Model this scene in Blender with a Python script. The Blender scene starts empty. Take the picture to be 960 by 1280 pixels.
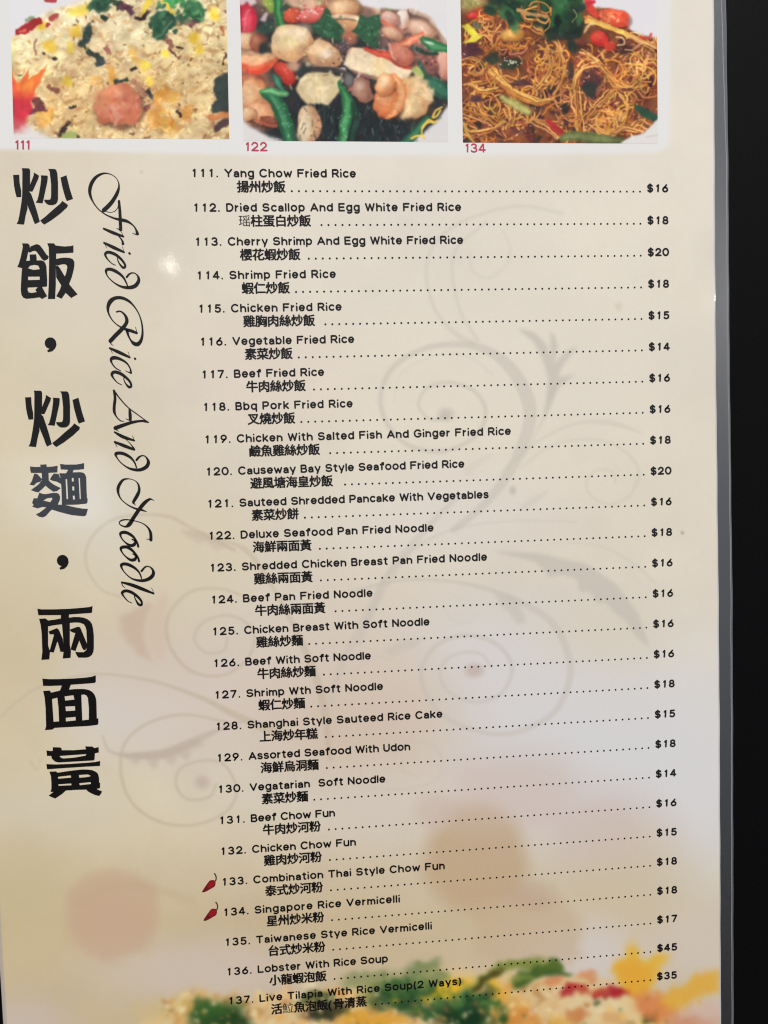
import bpy, bmesh, math, random
import numpy as np
from mathutils import Matrix, Vector
from mathutils.geometry import tessellate_polygon

SC = bpy.context.scene
COL = SC.collection
random.seed(7)
RNG = np.random.default_rng(11)

# ------------------------------------------------------------------ camera
# metres on the table: X to the right of the sheet, Y up the sheet, Z off the table
R = np.array([[0.99564351, -0.03112742, 0.08789249],
              [-0.03570992, -0.99805718, 0.05105554],
              [0.0861325, -0.05397175, -0.99482071]])
T = np.array([-0.05779766, -0.10124638, 0.24294636])
CPOS = -R.T @ T
ZP = 0.0012                                  # height of the printed face above the table
cd = bpy.data.cameras.new('camera')
cam = bpy.data.objects.new('camera', cd)
COL.objects.link(cam)
cd.sensor_fit = 'HORIZONTAL'
cd.sensor_width = 36
cd.lens = 37.5
cd.clip_start = 0.01
cd.clip_end = 50
M = Matrix.Identity(4)
for i in range(3):
    M[i][0], M[i][1], M[i][2] = R[0][i], -R[1][i], -R[2][i]
    M[i][3] = CPOS[i] + (ZP if i == 2 else 0)
cam.matrix_world = M
SC.camera = cam

# ------------------------------------------------------------------ world (dim room, brighter towards the far end of the table)
W = bpy.data.worlds.new('World')
SC.world = W
W.use_nodes = True
nt = W.node_tree
nt.nodes.clear()
out = nt.nodes.new('ShaderNodeOutputWorld')
bg = nt.nodes.new('ShaderNodeBackground')
tc = nt.nodes.new('ShaderNodeTexCoord')
dot = nt.nodes.new('ShaderNodeVectorMath')
dot.operation = 'DOT_PRODUCT'
dot.inputs[1].default_value = (0.5, 1.0, 0.0)       # the far right of the room is the bright side
ramp = nt.nodes.new('ShaderNodeValToRGB')
mp = nt.nodes.new('ShaderNodeMapRange')
mp.inputs['From Min'].default_value = -0.36
mp.inputs['From Max'].default_value = 0.84
nt.links.new(tc.outputs['Generated'], dot.inputs[0])
nt.links.new(dot.outputs['Value'], mp.inputs['Value'])
nt.links.new(mp.outputs[0], ramp.inputs[0])
ramp.color_ramp.elements.new(0.40).color = (0.52, 0.54, 0.59, 1)
ramp.color_ramp.elements[0].color = (0.035, 0.03, 0.03, 1)
ramp.color_ramp.elements[-1].color = (0.42, 0.45, 0.52, 1)
nt.links.new(ramp.outputs[0], bg.inputs['Color'])
bg.inputs['Strength'].default_value = 0.8
nt.links.new(bg.outputs[0], out.inputs['Surface'])

# ------------------------------------------------------------------ lamps
def area(name, loc, target, sx, sy, power, color):
    l = bpy.data.lights.new(name, 'AREA')
    l.shape = 'RECTANGLE'
    l.size, l.size_y, l.energy, l.color = sx, sy, power, color
    o = bpy.data.objects.new(name, l)
    COL.objects.link(o)
    o.location = loc
    o.rotation_euler = (Vector(target) - Vector(loc)).to_track_quat('-Z', 'Y').to_euler()
    return o
KEY = 74.0
area('ceiling_lamp', (0.10, 1.75, 1.35), (0.05, -0.1, 0), 0.6, 0.45, KEY, (1.0, 0.972, 0.925))
area('window_light', (-0.420, -0.11, 1.2), (-0.043, -0.095, 0), 0.13, 0.17, 0.10, (0.72, 0.84, 1.0))
def bulb(name, loc, r, power, color):
    l = bpy.data.lights.new(name, 'POINT')
    l.shadow_soft_size, l.energy, l.color = r, power, color
    o = bpy.data.objects.new(name, l)
    COL.objects.link(o)
    o.location = loc
bulb('spot_bulb', (-0.204, 0.276, 1.2), 0.0045, 0.08, (1.0, 0.96, 0.9))
bulb('second_bulb', (0.850, 0.215, 1.2), 0.010, 2.0, (1.0, 0.97, 0.93))

SC.view_settings.view_transform = 'Standard'
SC.view_settings.look = 'None'
SC.view_settings.exposure = 0
SC.view_settings.gamma = 1
SC.render.engine = 'CYCLES'
SC.cycles.pixel_filter_type = 'BLACKMAN_HARRIS'
SC.cycles.filter_width = 1.2

# ------------------------------------------------------------------ photo measurements -> sheet coordinates
K = np.array([[1000, 0, 480], [0, 1000, 640], [0, 0, 1.0]])
HI = np.linalg.inv(K @ np.c_[R[:, 0], R[:, 1], T])
HF = K @ np.c_[R[:, 0], R[:, 1], T]
def sheet(u, v):
    q = HI @ np.array([u, v, 1.0])
    return q[0] / q[2], q[1] / q[2]
def sheet_arr(p):
    p = np.asarray(p, float)
    q = np.c_[p, np.ones(len(p))] @ HI.T
    return q[:, :2] / q[:, 2:]
def plate(X, Y):                              # sheet -> print plate pixels
    q = np.stack([X, Y, np.ones_like(X)], -1) @ HF.T
    return q[..., 0] / q[..., 2], q[..., 1] / q[..., 2]
ROW = 0.14 / 13.9655
CXW = [-0.000213, 0.002009, 0.001651, -0.013758, 0.010472, 0.000166, -0.00262, -0.002415, 0.021796, -0.017283]
CYW = [0.000413, -0.009226, 0.042744, -0.06786, 0.034561, -0.000351, 0.007572, -0.032096, 0.045892, -0.021198]
def drift(x, n):                              # slight unevenness of the printed rows
    u = min(max(x / 0.14, -0.1), 1.1)
    m = n / 26
    b = np.array([1, m, m**2, m**3, m**4, u, u*m, u*m*m, u*m**3, u*m**4])
    return float(b @ CXW), float(b @ CYW)

# ------------------------------------------------------------------ a small paint box for the printed pictures (values are sRGB 0..255)
def smooth(a):
    a = np.clip(a, 0, 1)
    return a * a * (3 - 2 * a)
def catmull(pts, step):
    P = np.asarray(pts, float)
    if len(P) < 3:
        Q = P
    else:
        Q = np.vstack([2 * P[0] - P[1], P, 2 * P[-1] - P[-2]])
    res = []
    if len(P) < 3:
        n = max(2, int(np.hypot(*(P[1][:2] - P[0][:2])) / step) + 1)
        t = np.linspace(0, 1, n)[:, None]
        return P[0] * (1 - t) + P[1] * t
    for i in range(1, len(Q) - 2):
        a, b, c, d = Q[i - 1], Q[i], Q[i + 1], Q[i + 2]
        n = max(2, int(np.hypot(*(c[:2] - b[:2])) / step) + 1)
        t = np.linspace(0, 1, n, endpoint=False)[:, None]
        res.append(0.5 * (2 * b + (c - a) * t + (2 * a - 5 * b + 4 * c - d) * t**2 + (3 * b - a - 3 * c + d) * t**3))
    return np.vstack(res + [P[-1:]])
def blur1(a, r, ax):
    if r < 1:
        return a
    k = 2 * r + 1
    pad = [(0, 0)] * a.ndim
    pad[ax] = (r + 1, r)
    c = np.cumsum(np.pad(a, pad, mode='edge'), axis=ax)
    n = a.shape[ax]
    hi = np.take(c, np.arange(k, k + n), axis=ax)
    lo = np.take(c, np.arange(0, n), axis=ax)
    return (hi - lo) / k
def blur(a, r):
    r = int(round(r))
    for _ in range(2):
        a = blur1(blur1(a, r, 0), r, 1)
    return a
class Plate:
    def __init__(s, x0, y0, x1, y1, k, base):
        s.x0, s.y0, s.k = x0, y0, k
        s.w, s.h = int((x1 - x0) * k), int((y1 - y0) * k)
        s.a = np.empty((s.h, s.w, 3))
        s.a[:] = base
    def box(s, xa, ya, xb, yb):
        i0, i1 = max(0, int((ya - s.y0) * s.k)), min(s.h, int((yb - s.y0) * s.k) + 2)
        j0, j1 = max(0, int((xa - s.x0) * s.k)), min(s.w, int((xb - s.x0) * s.k) + 2)
        if i1 <= i0 or j1 <= j0:
            return None
        y, x = np.mgrid[i0:i1, j0:j1]
        return (slice(i0, i1), slice(j0, j1)), (x + 0.5) / s.k + s.x0, (y + 0.5) / s.k + s.y0
    def mix(s, sl, m, col):
        col = np.asarray(col, float)
        s.a[sl] += (col - s.a[sl]) * m[..., None]
    def ell(s, cx, cy, rx, ry, col, ang=0, f=0.25, a=1.0, lit=None, la=0.6, wob=0, sh=.55):
        r = max(rx, ry) * (1 + f + abs(wob)) + (max(rx, ry) * .3 if lit is not None else 0)
        b = s.box(cx - r, cy - r, cx + r, cy + r)
        if b is None:
            return
        sl, x, y = b
        t = math.radians(ang)
        dx, dy = x - cx, y - cy
        p, q = (dx * math.cos(t) + dy * math.sin(t)) / rx, (-dx * math.sin(t) + dy * math.cos(t)) / ry
        d = np.hypot(p, q)
        if wob:
            th = np.arctan2(q, p)
            ph = RNG.random(4) * 6.3
            d = d * (1 + wob * (np.sin(3 * th + ph[0]) + 0.7 * np.sin(5 * th + ph[1]) + 0.5 * np.sin(9 * th + ph[2])) / 2)
        if lit is not None and sh > 0:
            d3 = np.hypot(p - .10 * math.cos(t) - .14 * math.sin(t), q + .10 * math.sin(t) - .14 * math.cos(t)) / 1.10
            s.mix(sl, smooth((1.16 - d3) / .32) * sh, np.asarray(col, float) * (.34, .26, .24))
        s.mix(sl, smooth((1 + f - d) / (2 * f)) * a, col)
        if lit is not None:
            s.mix(sl, smooth((np.hypot(p + .18, q + .22) - .62) / .5) * smooth((1 + f - d) / (2 * f)) * a * .6, np.asarray(col, float) * (.80, .66, .60))
        if lit is not None:                    # the lighter side of a glazed piece in the picture
            d2 = np.hypot(p + 0.25, q + 0.3)
            s.mix(sl, smooth((0.95 - d2) / 0.9) * smooth((1 + f - d) / (2 * f)) * la, lit)
    def poly(s, pts, col, f=1.0, a=1.0):
        P = np.asarray(pts, float)
        b = s.box(P[:, 0].min() - 2 * f, P[:, 1].min() - 2 * f, P[:, 0].max() + 2 * f, P[:, 1].max() + 2 * f)
        if b is None:
            return
        sl, x, y = b
        ins = np.zeros(x.shape, bool)
        n = len(P)
        for i in range(n):
            (xa, ya), (xb, yb) = P[i], P[(i + 1) % n]
            if ya == yb:
                continue
            ins ^= ((ya > y) != (yb > y)) & (x < (xb - xa) * (y - ya) / (yb - ya) + xa)
        m = blur(ins.astype(float), max(0, f * s.k / 2))
        s.mix(sl, m * a, col)
    def line(s, pts, w, col, f=0.7, a=1.0, lit=None):
        P = np.asarray(pts, float)
        if P.shape[1] == 2:
            P = np.c_[P, np.full(len(P), float(w))]
        Q = catmull(P, 0.8 if s.k > 1 else 1.5)
        mw = Q[:, 2].max() / 2 + f + 1
        b = s.box(Q[:, 0].min() - mw, Q[:, 1].min() - mw, Q[:, 0].max() + mw, Q[:, 1].max() + mw)
        if b is None:
            return
        sl, x, y = b
        best = np.full(x.shape, 9.0)
        i0, j0 = sl[0].start, sl[1].start
        for qx, qy, qw in Q:
            h = max(0.3, qw / 2)
            r = h + f
            ia, ib = max(0, int((qy - r - s.y0) * s.k) - i0), int((qy + r - s.y0) * s.k) + 2 - i0
            ja, jb = max(0, int((qx - r - s.x0) * s.k) - j0), int((qx + r - s.x0) * s.k) + 2 - j0
            if ib <= 0 or jb <= 0 or ia >= x.shape[0] or ja >= x.shape[1]:
                continue
            d = (np.hypot(x[ia:ib, ja:jb] - qx, y[ia:ib, ja:jb] - qy) - h) / f
            np.minimum(best[ia:ib, ja:jb], d, out=best[ia:ib, ja:jb])
        m = smooth((1 - best) / 2 + 0.0)
        s.mix(sl, m * a, col)
        if lit is not None:
            s.mix(sl, smooth((-best * f - P[:, 2].mean() * 0.16) / (P[:, 2].mean() * 0.3 + 0.01)) * a, lit)
    def mottle(s, cell, amp, tint=(1, 1, 1), mask=None):
        n = s.noise(cell)
        if mask is not None:
            n = n * mask
        s.a += n[..., None] * amp * np.asarray(tint)
    def noise(s, cell):
        c = cell * s.k
        gh, gw = int(s.h / c) + 3, int(s.w / c) + 3
        g = RNG.random((gh, gw)) * 2 - 1
        y, x = np.arange(s.h) / c, np.arange(s.w) / c
        yi, xi = y.astype(int), x.astype(int)
        fy, fx = smooth(y - yi)[:, None], smooth(x - xi)[None, :]
        return ((g[yi][:, xi] * (1 - fx) + g[yi][:, xi + 1] * fx) * (1 - fy)
                + (g[yi + 1][:, xi] * (1 - fx) + g[yi + 1][:, xi + 1] * fx) * fy)
    def ripple(s, amp, cell):                 # pushes the paint about a little, so no outline stays ruler-drawn
        nx, ny = s.noise(cell) * amp, s.noise(cell) * amp
        y, x = np.mgrid[0:s.h, 0:s.w]
        s.a = s.sample((x + 0.5) / s.k + s.x0 + nx, (y + 0.5) / s.k + s.y0 + ny)
    def vary(s, cell, amp, tint=(1, 1, 1)):
        mxc = s.a.max(-1)                     # coloured paint only: the white plate keeps its white
        sat = smooth(((mxc - s.a.min(-1)) / np.maximum(mxc, 1) - .10) / .12) + smooth((110 - mxc) / 40)
        s.a = np.clip(s.a * (1 + (s.noise(cell) * np.clip(sat, 0, 1))[..., None] * amp * np.asarray(tint)), 0, 255)
    def chunk(s, pts, w, col, f=0.35, a=.9, hi=.25):
        Q = catmull(np.asarray(pts, float), max(1.2, w * .25))
        for x, y in Q:
            s.ell(x + RNG.normal(0, w * .07), y + RNG.normal(0, w * .07), w / 2 * RNG.uniform(.75, 1.15), w / 2 * RNG.uniform(.6, 1.0), jit(col, 7), RNG.uniform(0, 180), f, a, wob=.22)
        for x, y in Q[::2]:
            s.ell(x + RNG.normal(0, w * .15), y + RNG.normal(0, w * .15), w * RNG.uniform(.12, .28), w * .1, np.asarray(col, float) + RNG.uniform(20, 60), RNG.uniform(0, 180), .7, hi)
    def sample(s, px, py):
        x = np.clip((px - s.x0) * s.k - 0.5, 0, s.w - 1.001)
        y = np.clip((py - s.y0) * s.k - 0.5, 0, s.h - 1.001)
        xi, yi = x.astype(int), y.astype(int)
        fx, fy = (x - xi)[..., None], (y - yi)[..., None]
        A = s.a
        return ((A[yi, xi] * (1 - fx) + A[yi, xi + 1] * fx) * (1 - fy)
                + (A[yi + 1, xi] * (1 - fx) + A[yi + 1, xi + 1] * fx) * fy)
def jit(c, d):
    return np.clip(np.asarray(c, float) + RNG.normal(0, d) + RNG.normal(0, d * 0.4, 3), 0, 255)

# ------------------------------------------------------------------ the parchment print: ground colour, flourishes, faint shapes, rice picture at the foot
def zoomed(pts, ox, oy, k):
    return [((p[0]) / k + ox, p[1] / k + oy) + tuple(q / k for q in p[2:]) for p in pts]
def paint_sheet():
    S = Plate(-90, -120, 925, 1345, 1.0, (226, 218, 204))
    yy, xx = np.mgrid[0:S.h, 0:S.w]
    X, Y = xx + S.x0, yy + S.y0
    ys = [-120, 100, 350, 600, 850, 1000, 1150, 1280, 1345]
    lf = np.array([(222, 211, 192), (222, 211, 192), (217, 206, 182), (213, 201, 175), (208, 195, 166), (209, 197, 168), (199, 181, 145), (196, 177, 144), (194, 175, 144)], float)
    md = np.array([(229, 221, 209), (229, 221, 209), (223, 215, 201), (220, 211, 194), (214, 204, 190), (213, 203, 186), (198, 179, 147), (196, 177, 144), (194, 175, 144)], float)
    rt = np.array([(229, 221, 209), (228, 220, 208), (225, 217, 202), (221, 212, 195), (215, 207, 193), (209, 204, 198), (203, 188, 160), (201, 188, 170), (198, 184, 166)], float)
    L, Mm, Rr = [np.stack([np.interp(Y, ys, t[:, c]) for c in range(3)], -1) for t in (lf, md, rt)]
    u = np.clip(X / 890.0, 0, 1)[..., None]
    S.a = np.where(u < 0.45, L + (Mm - L) * smooth(u / 0.45), Mm + (Rr - Mm) * smooth((u - 0.45) / 0.55))
    S.mottle(140, 3.0, (1, 1, 0.7))
    S.mottle(55, 2.6, (1, 0.9, 0.6))
    S.mottle(22, 1.3)
    S.mottle(6, 0.8)
    # tinted clouds of the parchment, with the film's lilac-white sheen painted in
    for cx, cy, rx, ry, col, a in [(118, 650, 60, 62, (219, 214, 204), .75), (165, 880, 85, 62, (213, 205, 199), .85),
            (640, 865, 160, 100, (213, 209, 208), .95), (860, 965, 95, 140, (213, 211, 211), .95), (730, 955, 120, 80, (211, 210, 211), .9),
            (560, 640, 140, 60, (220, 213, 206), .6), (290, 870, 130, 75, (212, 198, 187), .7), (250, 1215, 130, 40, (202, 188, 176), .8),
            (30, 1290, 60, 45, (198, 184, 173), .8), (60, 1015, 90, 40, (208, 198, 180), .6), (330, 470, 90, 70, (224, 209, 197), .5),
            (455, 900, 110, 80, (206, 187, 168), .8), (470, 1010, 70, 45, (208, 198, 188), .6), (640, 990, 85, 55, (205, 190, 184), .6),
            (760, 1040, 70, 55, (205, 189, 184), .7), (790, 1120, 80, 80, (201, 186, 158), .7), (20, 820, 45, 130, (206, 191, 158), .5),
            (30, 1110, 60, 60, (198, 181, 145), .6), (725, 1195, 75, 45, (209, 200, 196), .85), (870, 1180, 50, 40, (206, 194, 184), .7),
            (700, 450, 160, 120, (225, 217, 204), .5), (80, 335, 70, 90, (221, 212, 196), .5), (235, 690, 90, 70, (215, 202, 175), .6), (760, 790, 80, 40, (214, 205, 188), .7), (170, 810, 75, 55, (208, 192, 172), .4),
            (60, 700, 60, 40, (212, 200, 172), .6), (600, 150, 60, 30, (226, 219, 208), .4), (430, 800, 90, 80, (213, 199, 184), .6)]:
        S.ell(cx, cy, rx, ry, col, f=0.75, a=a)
    # faint round shapes
    S.poly([(82, 1115), (110, 1092), (140, 1084), (170, 1092), (196, 1108), (199, 1150), (188, 1178), (160, 1195), (130, 1200), (104, 1188), (86, 1164)], (194, 164, 138), 11, .66)
    S.ell(140, 1150, 45, 35, (196, 166, 140), f=.7, a=.6)
    S.line([(95, 1132), (130, 1110), (180, 1108), (240, 1126)], 9, (188, 160, 128), 6, .22)
    S.ell(595, 1074, 64, 68, (189, 161, 128), f=.26, a=.76, wob=.05)
    S.poly([(592, 1128), (640, 1118), (700, 1125), (728, 1150), (724, 1200), (640, 1215), (592, 1195)], (195, 171, 141), 14, .66)
    S.ell(665, 1120, 30, 18, (186, 158, 138), f=.6, a=.5)
    S.ell(545, 1015, 26, 22, (201, 182, 170), f=.5, a=.6)
    S.poly([(575, 955), (700, 945), (720, 985), (690, 1030), (560, 1040)], (204, 186, 176), 22, .4)
    S.poly([(690, 1015), (770, 1000), (800, 1040), (770, 1075), (700, 1070)], (204, 188, 180), 16, .5)
    S.poly([(186, 752), (170, 762), (156, 768), (146, 774), (154, 780), (149, 790), (158, 794), (156, 803), (166, 806), (170, 817), (180, 822), (192, 829), (183, 812), (180, 795), (181, 776), (190, 758)], (196, 170, 150), 6, .6)
    S.poly([(204, 738), (190, 760), (184, 785), (186, 806), (196, 828), (206, 822), (210, 800), (206, 775), (212, 750)], (208, 184, 164), 9, .5)
    # flourishes
    fl = (196, 188, 178)
    WARM = (188, 173, 150)
    def scroll(pts, ox, oy, k, a=.55, f=2.2, col=fl):
        S.line(zoomed(pts, ox, oy, k), 3, col, f * 1.2, a * .85)
    z = 2.286
    scroll([(600, 60, 8), (480, 40, 9), (350, 70, 9), (250, 130, 8), (212, 220, 9), (235, 330, 11), (290, 400, 13), (345, 432, 16)], 440, 240, z, .42)
    scroll([(385, 85, 7), (300, 160, 8), (287, 240, 8), (310, 340, 9), (360, 425, 12)], 440, 240, z, .42)
    scroll([(430, 110, 5), (452, 160, 6), (440, 210, 7), (390, 246, 7), (345, 225, 6), (335, 180, 5)], 440, 240, z, .32)
    scroll([(820, 170, 5), (850, 230, 5), (810, 250, 4)], 440, 240, z, .1)
    scroll([(268, 642, 22), (225, 650, 8), (190, 610, 9), (215, 560, 10), (280, 545, 11), (350, 570, 12), (382, 630, 12), (350, 700, 13), (250, 742, 14), (140, 710, 13), (82, 610, 14),
            (110, 510, 15), (200, 450, 16), (300, 435, 18), (380, 450, 24), (450, 500, 34), (498, 580, 40), (508, 650, 36), (480, 740, 32), (430, 830, 28), (360, 910, 22), (290, 965, 18)], 440, 240, z, .62)
    S.ell(558, 518, 10, 8, (190, 182, 172), f=.6, a=.6)
    scroll([(120, 600, 4), (140, 520, 5), (230, 470, 6), (330, 470, 7), (400, 520, 8)], 440, 240, z, .25)
    def leaf(pts, ox, oy, k, a=.6, f=3, col=fl):
        S.poly(zoomed(pts, ox, oy, k), col, f, a)
    leaf([(470, 388), (520, 400), (555, 435), (570, 480), (565, 400), (580, 410), (588, 440), (578, 490), (610, 455), (645, 440), (600, 500), (588, 530), (640, 520), (590, 560),
          (570, 600), (545, 650), (555, 590), (560, 530), (545, 480), (520, 430)], 440, 240, z, .75)
    scroll([(575, 560, 22), (560, 620, 16), (530, 680, 8), (490, 760, 5)], 440, 240, z, .4)
    scroll([(430, 800, 6), (500, 735, 7), (580, 685, 8), (660, 658, 9), (750, 662, 16), (830, 690, 5)], 440, 240, z, .42)
    scroll([(480, 790, 5), (560, 730, 6), (640, 708, 7), (730, 715, 7), (795, 755, 7), (820, 810, 8), (790, 870, 8), (735, 892, 7), (685, 870, 7), (670, 830, 6), (700, 795, 6), (745, 800, 6), (752, 830, 7)], 440, 240, z, .42)
    scroll([(330, 800, 24), (350, 780, 22), (400, 750, 10)], 440, 240, z, .25)
    leaf([(470, 905), (520, 870), (565, 850), (540, 880), (500, 905)], 440, 240, z, .35)
    S.ell(641, 613, 4, 5, (185, 180, 170), f=.8, a=.7)
    S.ell(853, 666, 2, 2, (150, 142, 128), f=.8, a=.7)
    S.ell(773, 383, 4, 5, (205, 197, 180), f=.8, a=.6)
    S.ell(177, 215, 2, 2, (190, 180, 160), f=.8, a=.6)
    z = 2.182
    leaf([(380, 150), (500, 155), (640, 185), (720, 240), (780, 320), (812, 412), (775, 385), (745, 340), (715, 318), (690, 290), (670, 295), (650, 262), (620, 262), (612, 225), (570, 215), (540, 222), (500, 180)], 440, 620, z, .75, 4)
    scroll([(540, 130, 4), (620, 128, 4), (700, 145, 6), (775, 190, 9), (825, 236, 5)], 440, 620, z, .35)
    scroll([(0, 262, 10), (100, 235, 9), (200, 228, 9), (330, 243, 11), (450, 285, 16), (545, 345, 20), (592, 440, 20), (588, 520, 18), (540, 600, 16), (430, 648, 15), (310, 632, 14), (225, 575, 13),
            (188, 490, 13), (225, 412, 12), (310, 380, 12), (395, 405, 12), (436, 465, 12), (410, 535, 11), (340, 562, 10), (265, 535, 9), (240, 480, 9), (275, 435, 9), (345, 428, 9), (380, 465, 8)], 440, 620, z, .6)
    S.ell(593, 838, 11, 8, (190, 172, 164), f=.7, a=.75)
    leaf([(390, 262), (450, 280), (475, 345), (452, 350), (430, 320), (405, 300)], 440, 620, z, .6)
    scroll([(610, 70, 4), (450, 68, 5), (300, 85, 7), (190, 130, 9), (100, 210, 14), (60, 300, 18), (20, 400, 18)], 440, 620, z, .42)
    scroll([(290, 0, 14), (230, 60, 16), (150, 150, 22), (95, 230, 26), (40, 330, 26), (-20, 440, 20), (-60, 560, 14)], 440, 620, z, .5)
    scroll([(250, 290, 5), (265, 330, 5), (310, 345, 5), (345, 320, 4)], 440, 620, z, .25)
    leaf([(85, 420), (130, 395), (205, 385), (170, 415), (110, 440)], 440, 620, z, .45)
    scroll([(0, 480, 6), (60, 440, 8), (120, 450, 6)], 440, 620, z, .3)
    scroll([(180, 770, 6), (125, 735, 7), (120, 700, 7), (170, 668, 7), (225, 685, 8), (245, 730, 8), (220, 780, 8), (120, 800, 8), (0, 790, 7)], 440, 620, z, .4)
    scroll([(25, 760, 4), (10, 690, 5), (30, 600, 6), (60, 540, 5)], 440, 620, z, .3)
    scroll([(640, 190, 5), (520, 130, 8), (460, 100, 8), (380, 95, 7), (300, 112, 6), (245, 165, 6), (235, 230, 6), (272, 295, 5), (330, 320, 4)], 0, 600, z, 0.61, col=WARM)
    scroll([(500, 140, 12), (560, 155, 16), (640, 192, 6)], 0, 600, z, 0.43, col=WARM)
    scroll([(600, 160, 6), (680, 200, 14), (760, 320, 10), (830, 460, 20), (880, 600, 22), (900, 760, 14)], 0, 600, z, 0.51, col=WARM)
    scroll([(690, 330, 5), (610, 298, 6), (520, 305, 7), (460, 370, 8), (462, 450, 9), (520, 520, 9), (610, 532, 8), (680, 480, 7), (690, 410, 6), (630, 370, 6), (560, 385, 6), (530, 430, 6), (560, 470, 6), (610, 465, 6), (620, 430, 5)], 0, 600, z, 0.61, col=WARM)
    scroll([(-40, 690, 4), (40, 610, 5), (120, 560, 5), (250, 530, 6), (400, 545, 8), (540, 590, 12), (640, 640, 18), (760, 690, 24), (860, 700, 10)], 0, 600, z, 0.61, col=WARM)
    scroll([(280, 700, 6), (300, 740, 8), (360, 752, 16), (450, 745, 24), (530, 712, 22), (600, 680, 10), (660, 660, 5)], 0, 600, z, .62, col=(184, 170, 158))
    leaf([(330, 748), (372, 778), (392, 756), (420, 790), (440, 758), (470, 780), (486, 750), (512, 768), (522, 736), (560, 722), (540, 705), (440, 738)], 0, 600, z, .5, 3, (188, 172, 158))
    leaf([(500, 150), (540, 175), (560, 168), (590, 196), (612, 184), (650, 200), (600, 160), (540, 138)], 0, 600, z, .5, 3, (196, 182, 164))
    scroll([(620, 660, 5), (500, 640, 6), (400, 665, 7), (340, 720, 7), (330, 800, 8), (360, 880, 8), (430, 930, 8), (520, 942, 7), (610, 910, 7), (645, 850, 7), (615, 780, 6), (560, 765, 6), (495, 785, 6), (480, 830, 6), (510, 870, 6), (570, 865, 6), (590, 830, 5)], 0, 600, z, 0.72, col=WARM)
    S.ell(253, 978, 9, 8, (188, 168, 158), f=.7, a=.6)
    scroll([(85, 770, 8), (100, 790, 5), (110, 760, 3)], 0, 600, z, 0.51, col=WARM)
    scroll([(200, 1130, 5), (250, 1150, 5), (330, 1200, 4)], 0, 0, 1.0, .12)
    # white band behind the three pictures
    S.poly([(-80, -119), (838, -119), (838, 120), (836, 183), (822, 191), (580, 194), (300, 193.5), (0, 187), (-80, 185)], (228, 227, 226), 5, .97)
    S.ell(270, 80, 5, 400, (232, 231, 231), f=1, a=.0)
    # the big rice picture at the foot, out of focus in the print
    F = Plate(-90, 1100, 925, 1345, 1.0, (0, 0, 0))
    F.a[:] = S.a[1220:1220 + F.h, :]
    # (the row offset: plate row 1220 is y = 1100)
    F.poly([(150, 1300), (185, 1275), (240, 1256), (310, 1250), (380, 1248), (470, 1225), (560, 1212), (660, 1218), (740, 1222), (800, 1236), (850, 1252), (875, 1275), (885, 1345), (120, 1345)], (216, 188, 138), 12, .95)
    F.ell(235, 1262, 55, 20, (205, 178, 118), f=.5, a=.7)
    bits = 0
    for _ in range(900):
        x, y = RNG.uniform(200, 880), RNG.uniform(1222, 1345)
        if y < 1248 - 20 * math.sin((x - 200) / 230):
            continue
        bits += 1
        c = [(226, 200, 150), (220, 178, 105), (212, 150, 78), (196, 150, 95), (222, 205, 160), (188, 128, 70)][RNG.integers(6)]
        F.ell(x, y, RNG.uniform(3, 8), RNG.uniform(2, 5), jit(c, 10), RNG.uniform(0, 180), .6, .65)
    for cx, cy, rx, ry, col, ang, a in [
            (250, 1258, 40, 12, (203, 170, 100), -8, .6), (272, 1272, 34, 21, (42, 74, 34), -8, .97), (262, 1264, 22, 11, (58, 96, 44), 0, .8), (296, 1281, 26, 12, (36, 62, 32), 20, .9),
            (395, 1250, 24, 9, (64, 74, 36), 0, .8), (410, 1266, 30, 12, (38, 42, 30), -8, .9), (350, 1262, 22, 9, (206, 182, 140), 0, .7), (455, 1275, 30, 14, (214, 160, 60), 0, .8),
            (462, 1222, 34, 11, (118, 132, 80), -12, .65), (530, 1211, 24, 10, (100, 122, 70), -12, .7), (495, 1234, 40, 11, (72, 106, 56), -10, .8), (545, 1226, 18, 9, (92, 116, 64), -10, .65),
            (508, 1248, 36, 11, (42, 78, 46), -6, .85), (535, 1262, 32, 11, (38, 78, 44), -6, .9), (480, 1255, 26, 9, (60, 84, 48), 0, .8), (556, 1240, 26, 9, (228, 184, 40), -14, .9), (572, 1230, 18, 7, (226, 178, 52), -14, .9),
            (600, 1258, 34, 15, (40, 82, 40), 8, .97), (588, 1272, 44, 14, (28, 58, 34), 0, .95), (575, 1275, 26, 12, (24, 52, 30), 0, .9), (620, 1240, 17, 10, (222, 172, 50), 70, .85), (634, 1262, 30, 18, (214, 158, 78), 0, .7),
            (655, 1275, 22, 14, (206, 134, 60), 0, .8), (470, 1280, 40, 10, (216, 156, 52), 0, .8), (690, 1262, 22, 14, (218, 186, 138), 0, .7), (748, 1260, 40, 18, (222, 200, 156), 4, .8), (800, 1262, 34, 18, (220, 198, 150), 0, .7),
            (722, 1268, 12, 7, (188, 110, 60), 20, .7), (700, 1276, 18, 8, (214, 160, 60), 0, .7), (768, 1275, 16, 8, (204, 150, 88), 0, .6), (826, 1274, 26, 10, (222, 180, 92), 0, .8), (812, 1270, 8, 7, (40, 68, 36), 0, .9), (746, 1256, 5, 3, (58, 74, 46), 0, .8),
            (690, 1226, 16, 8, (208, 120, 74), -20, .7), (735, 1222, 14, 7, (206, 130, 80), 0, .7)]:
        F.ell(cx, cy, rx, ry, col, ang, .45, a, wob=.12)
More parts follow.
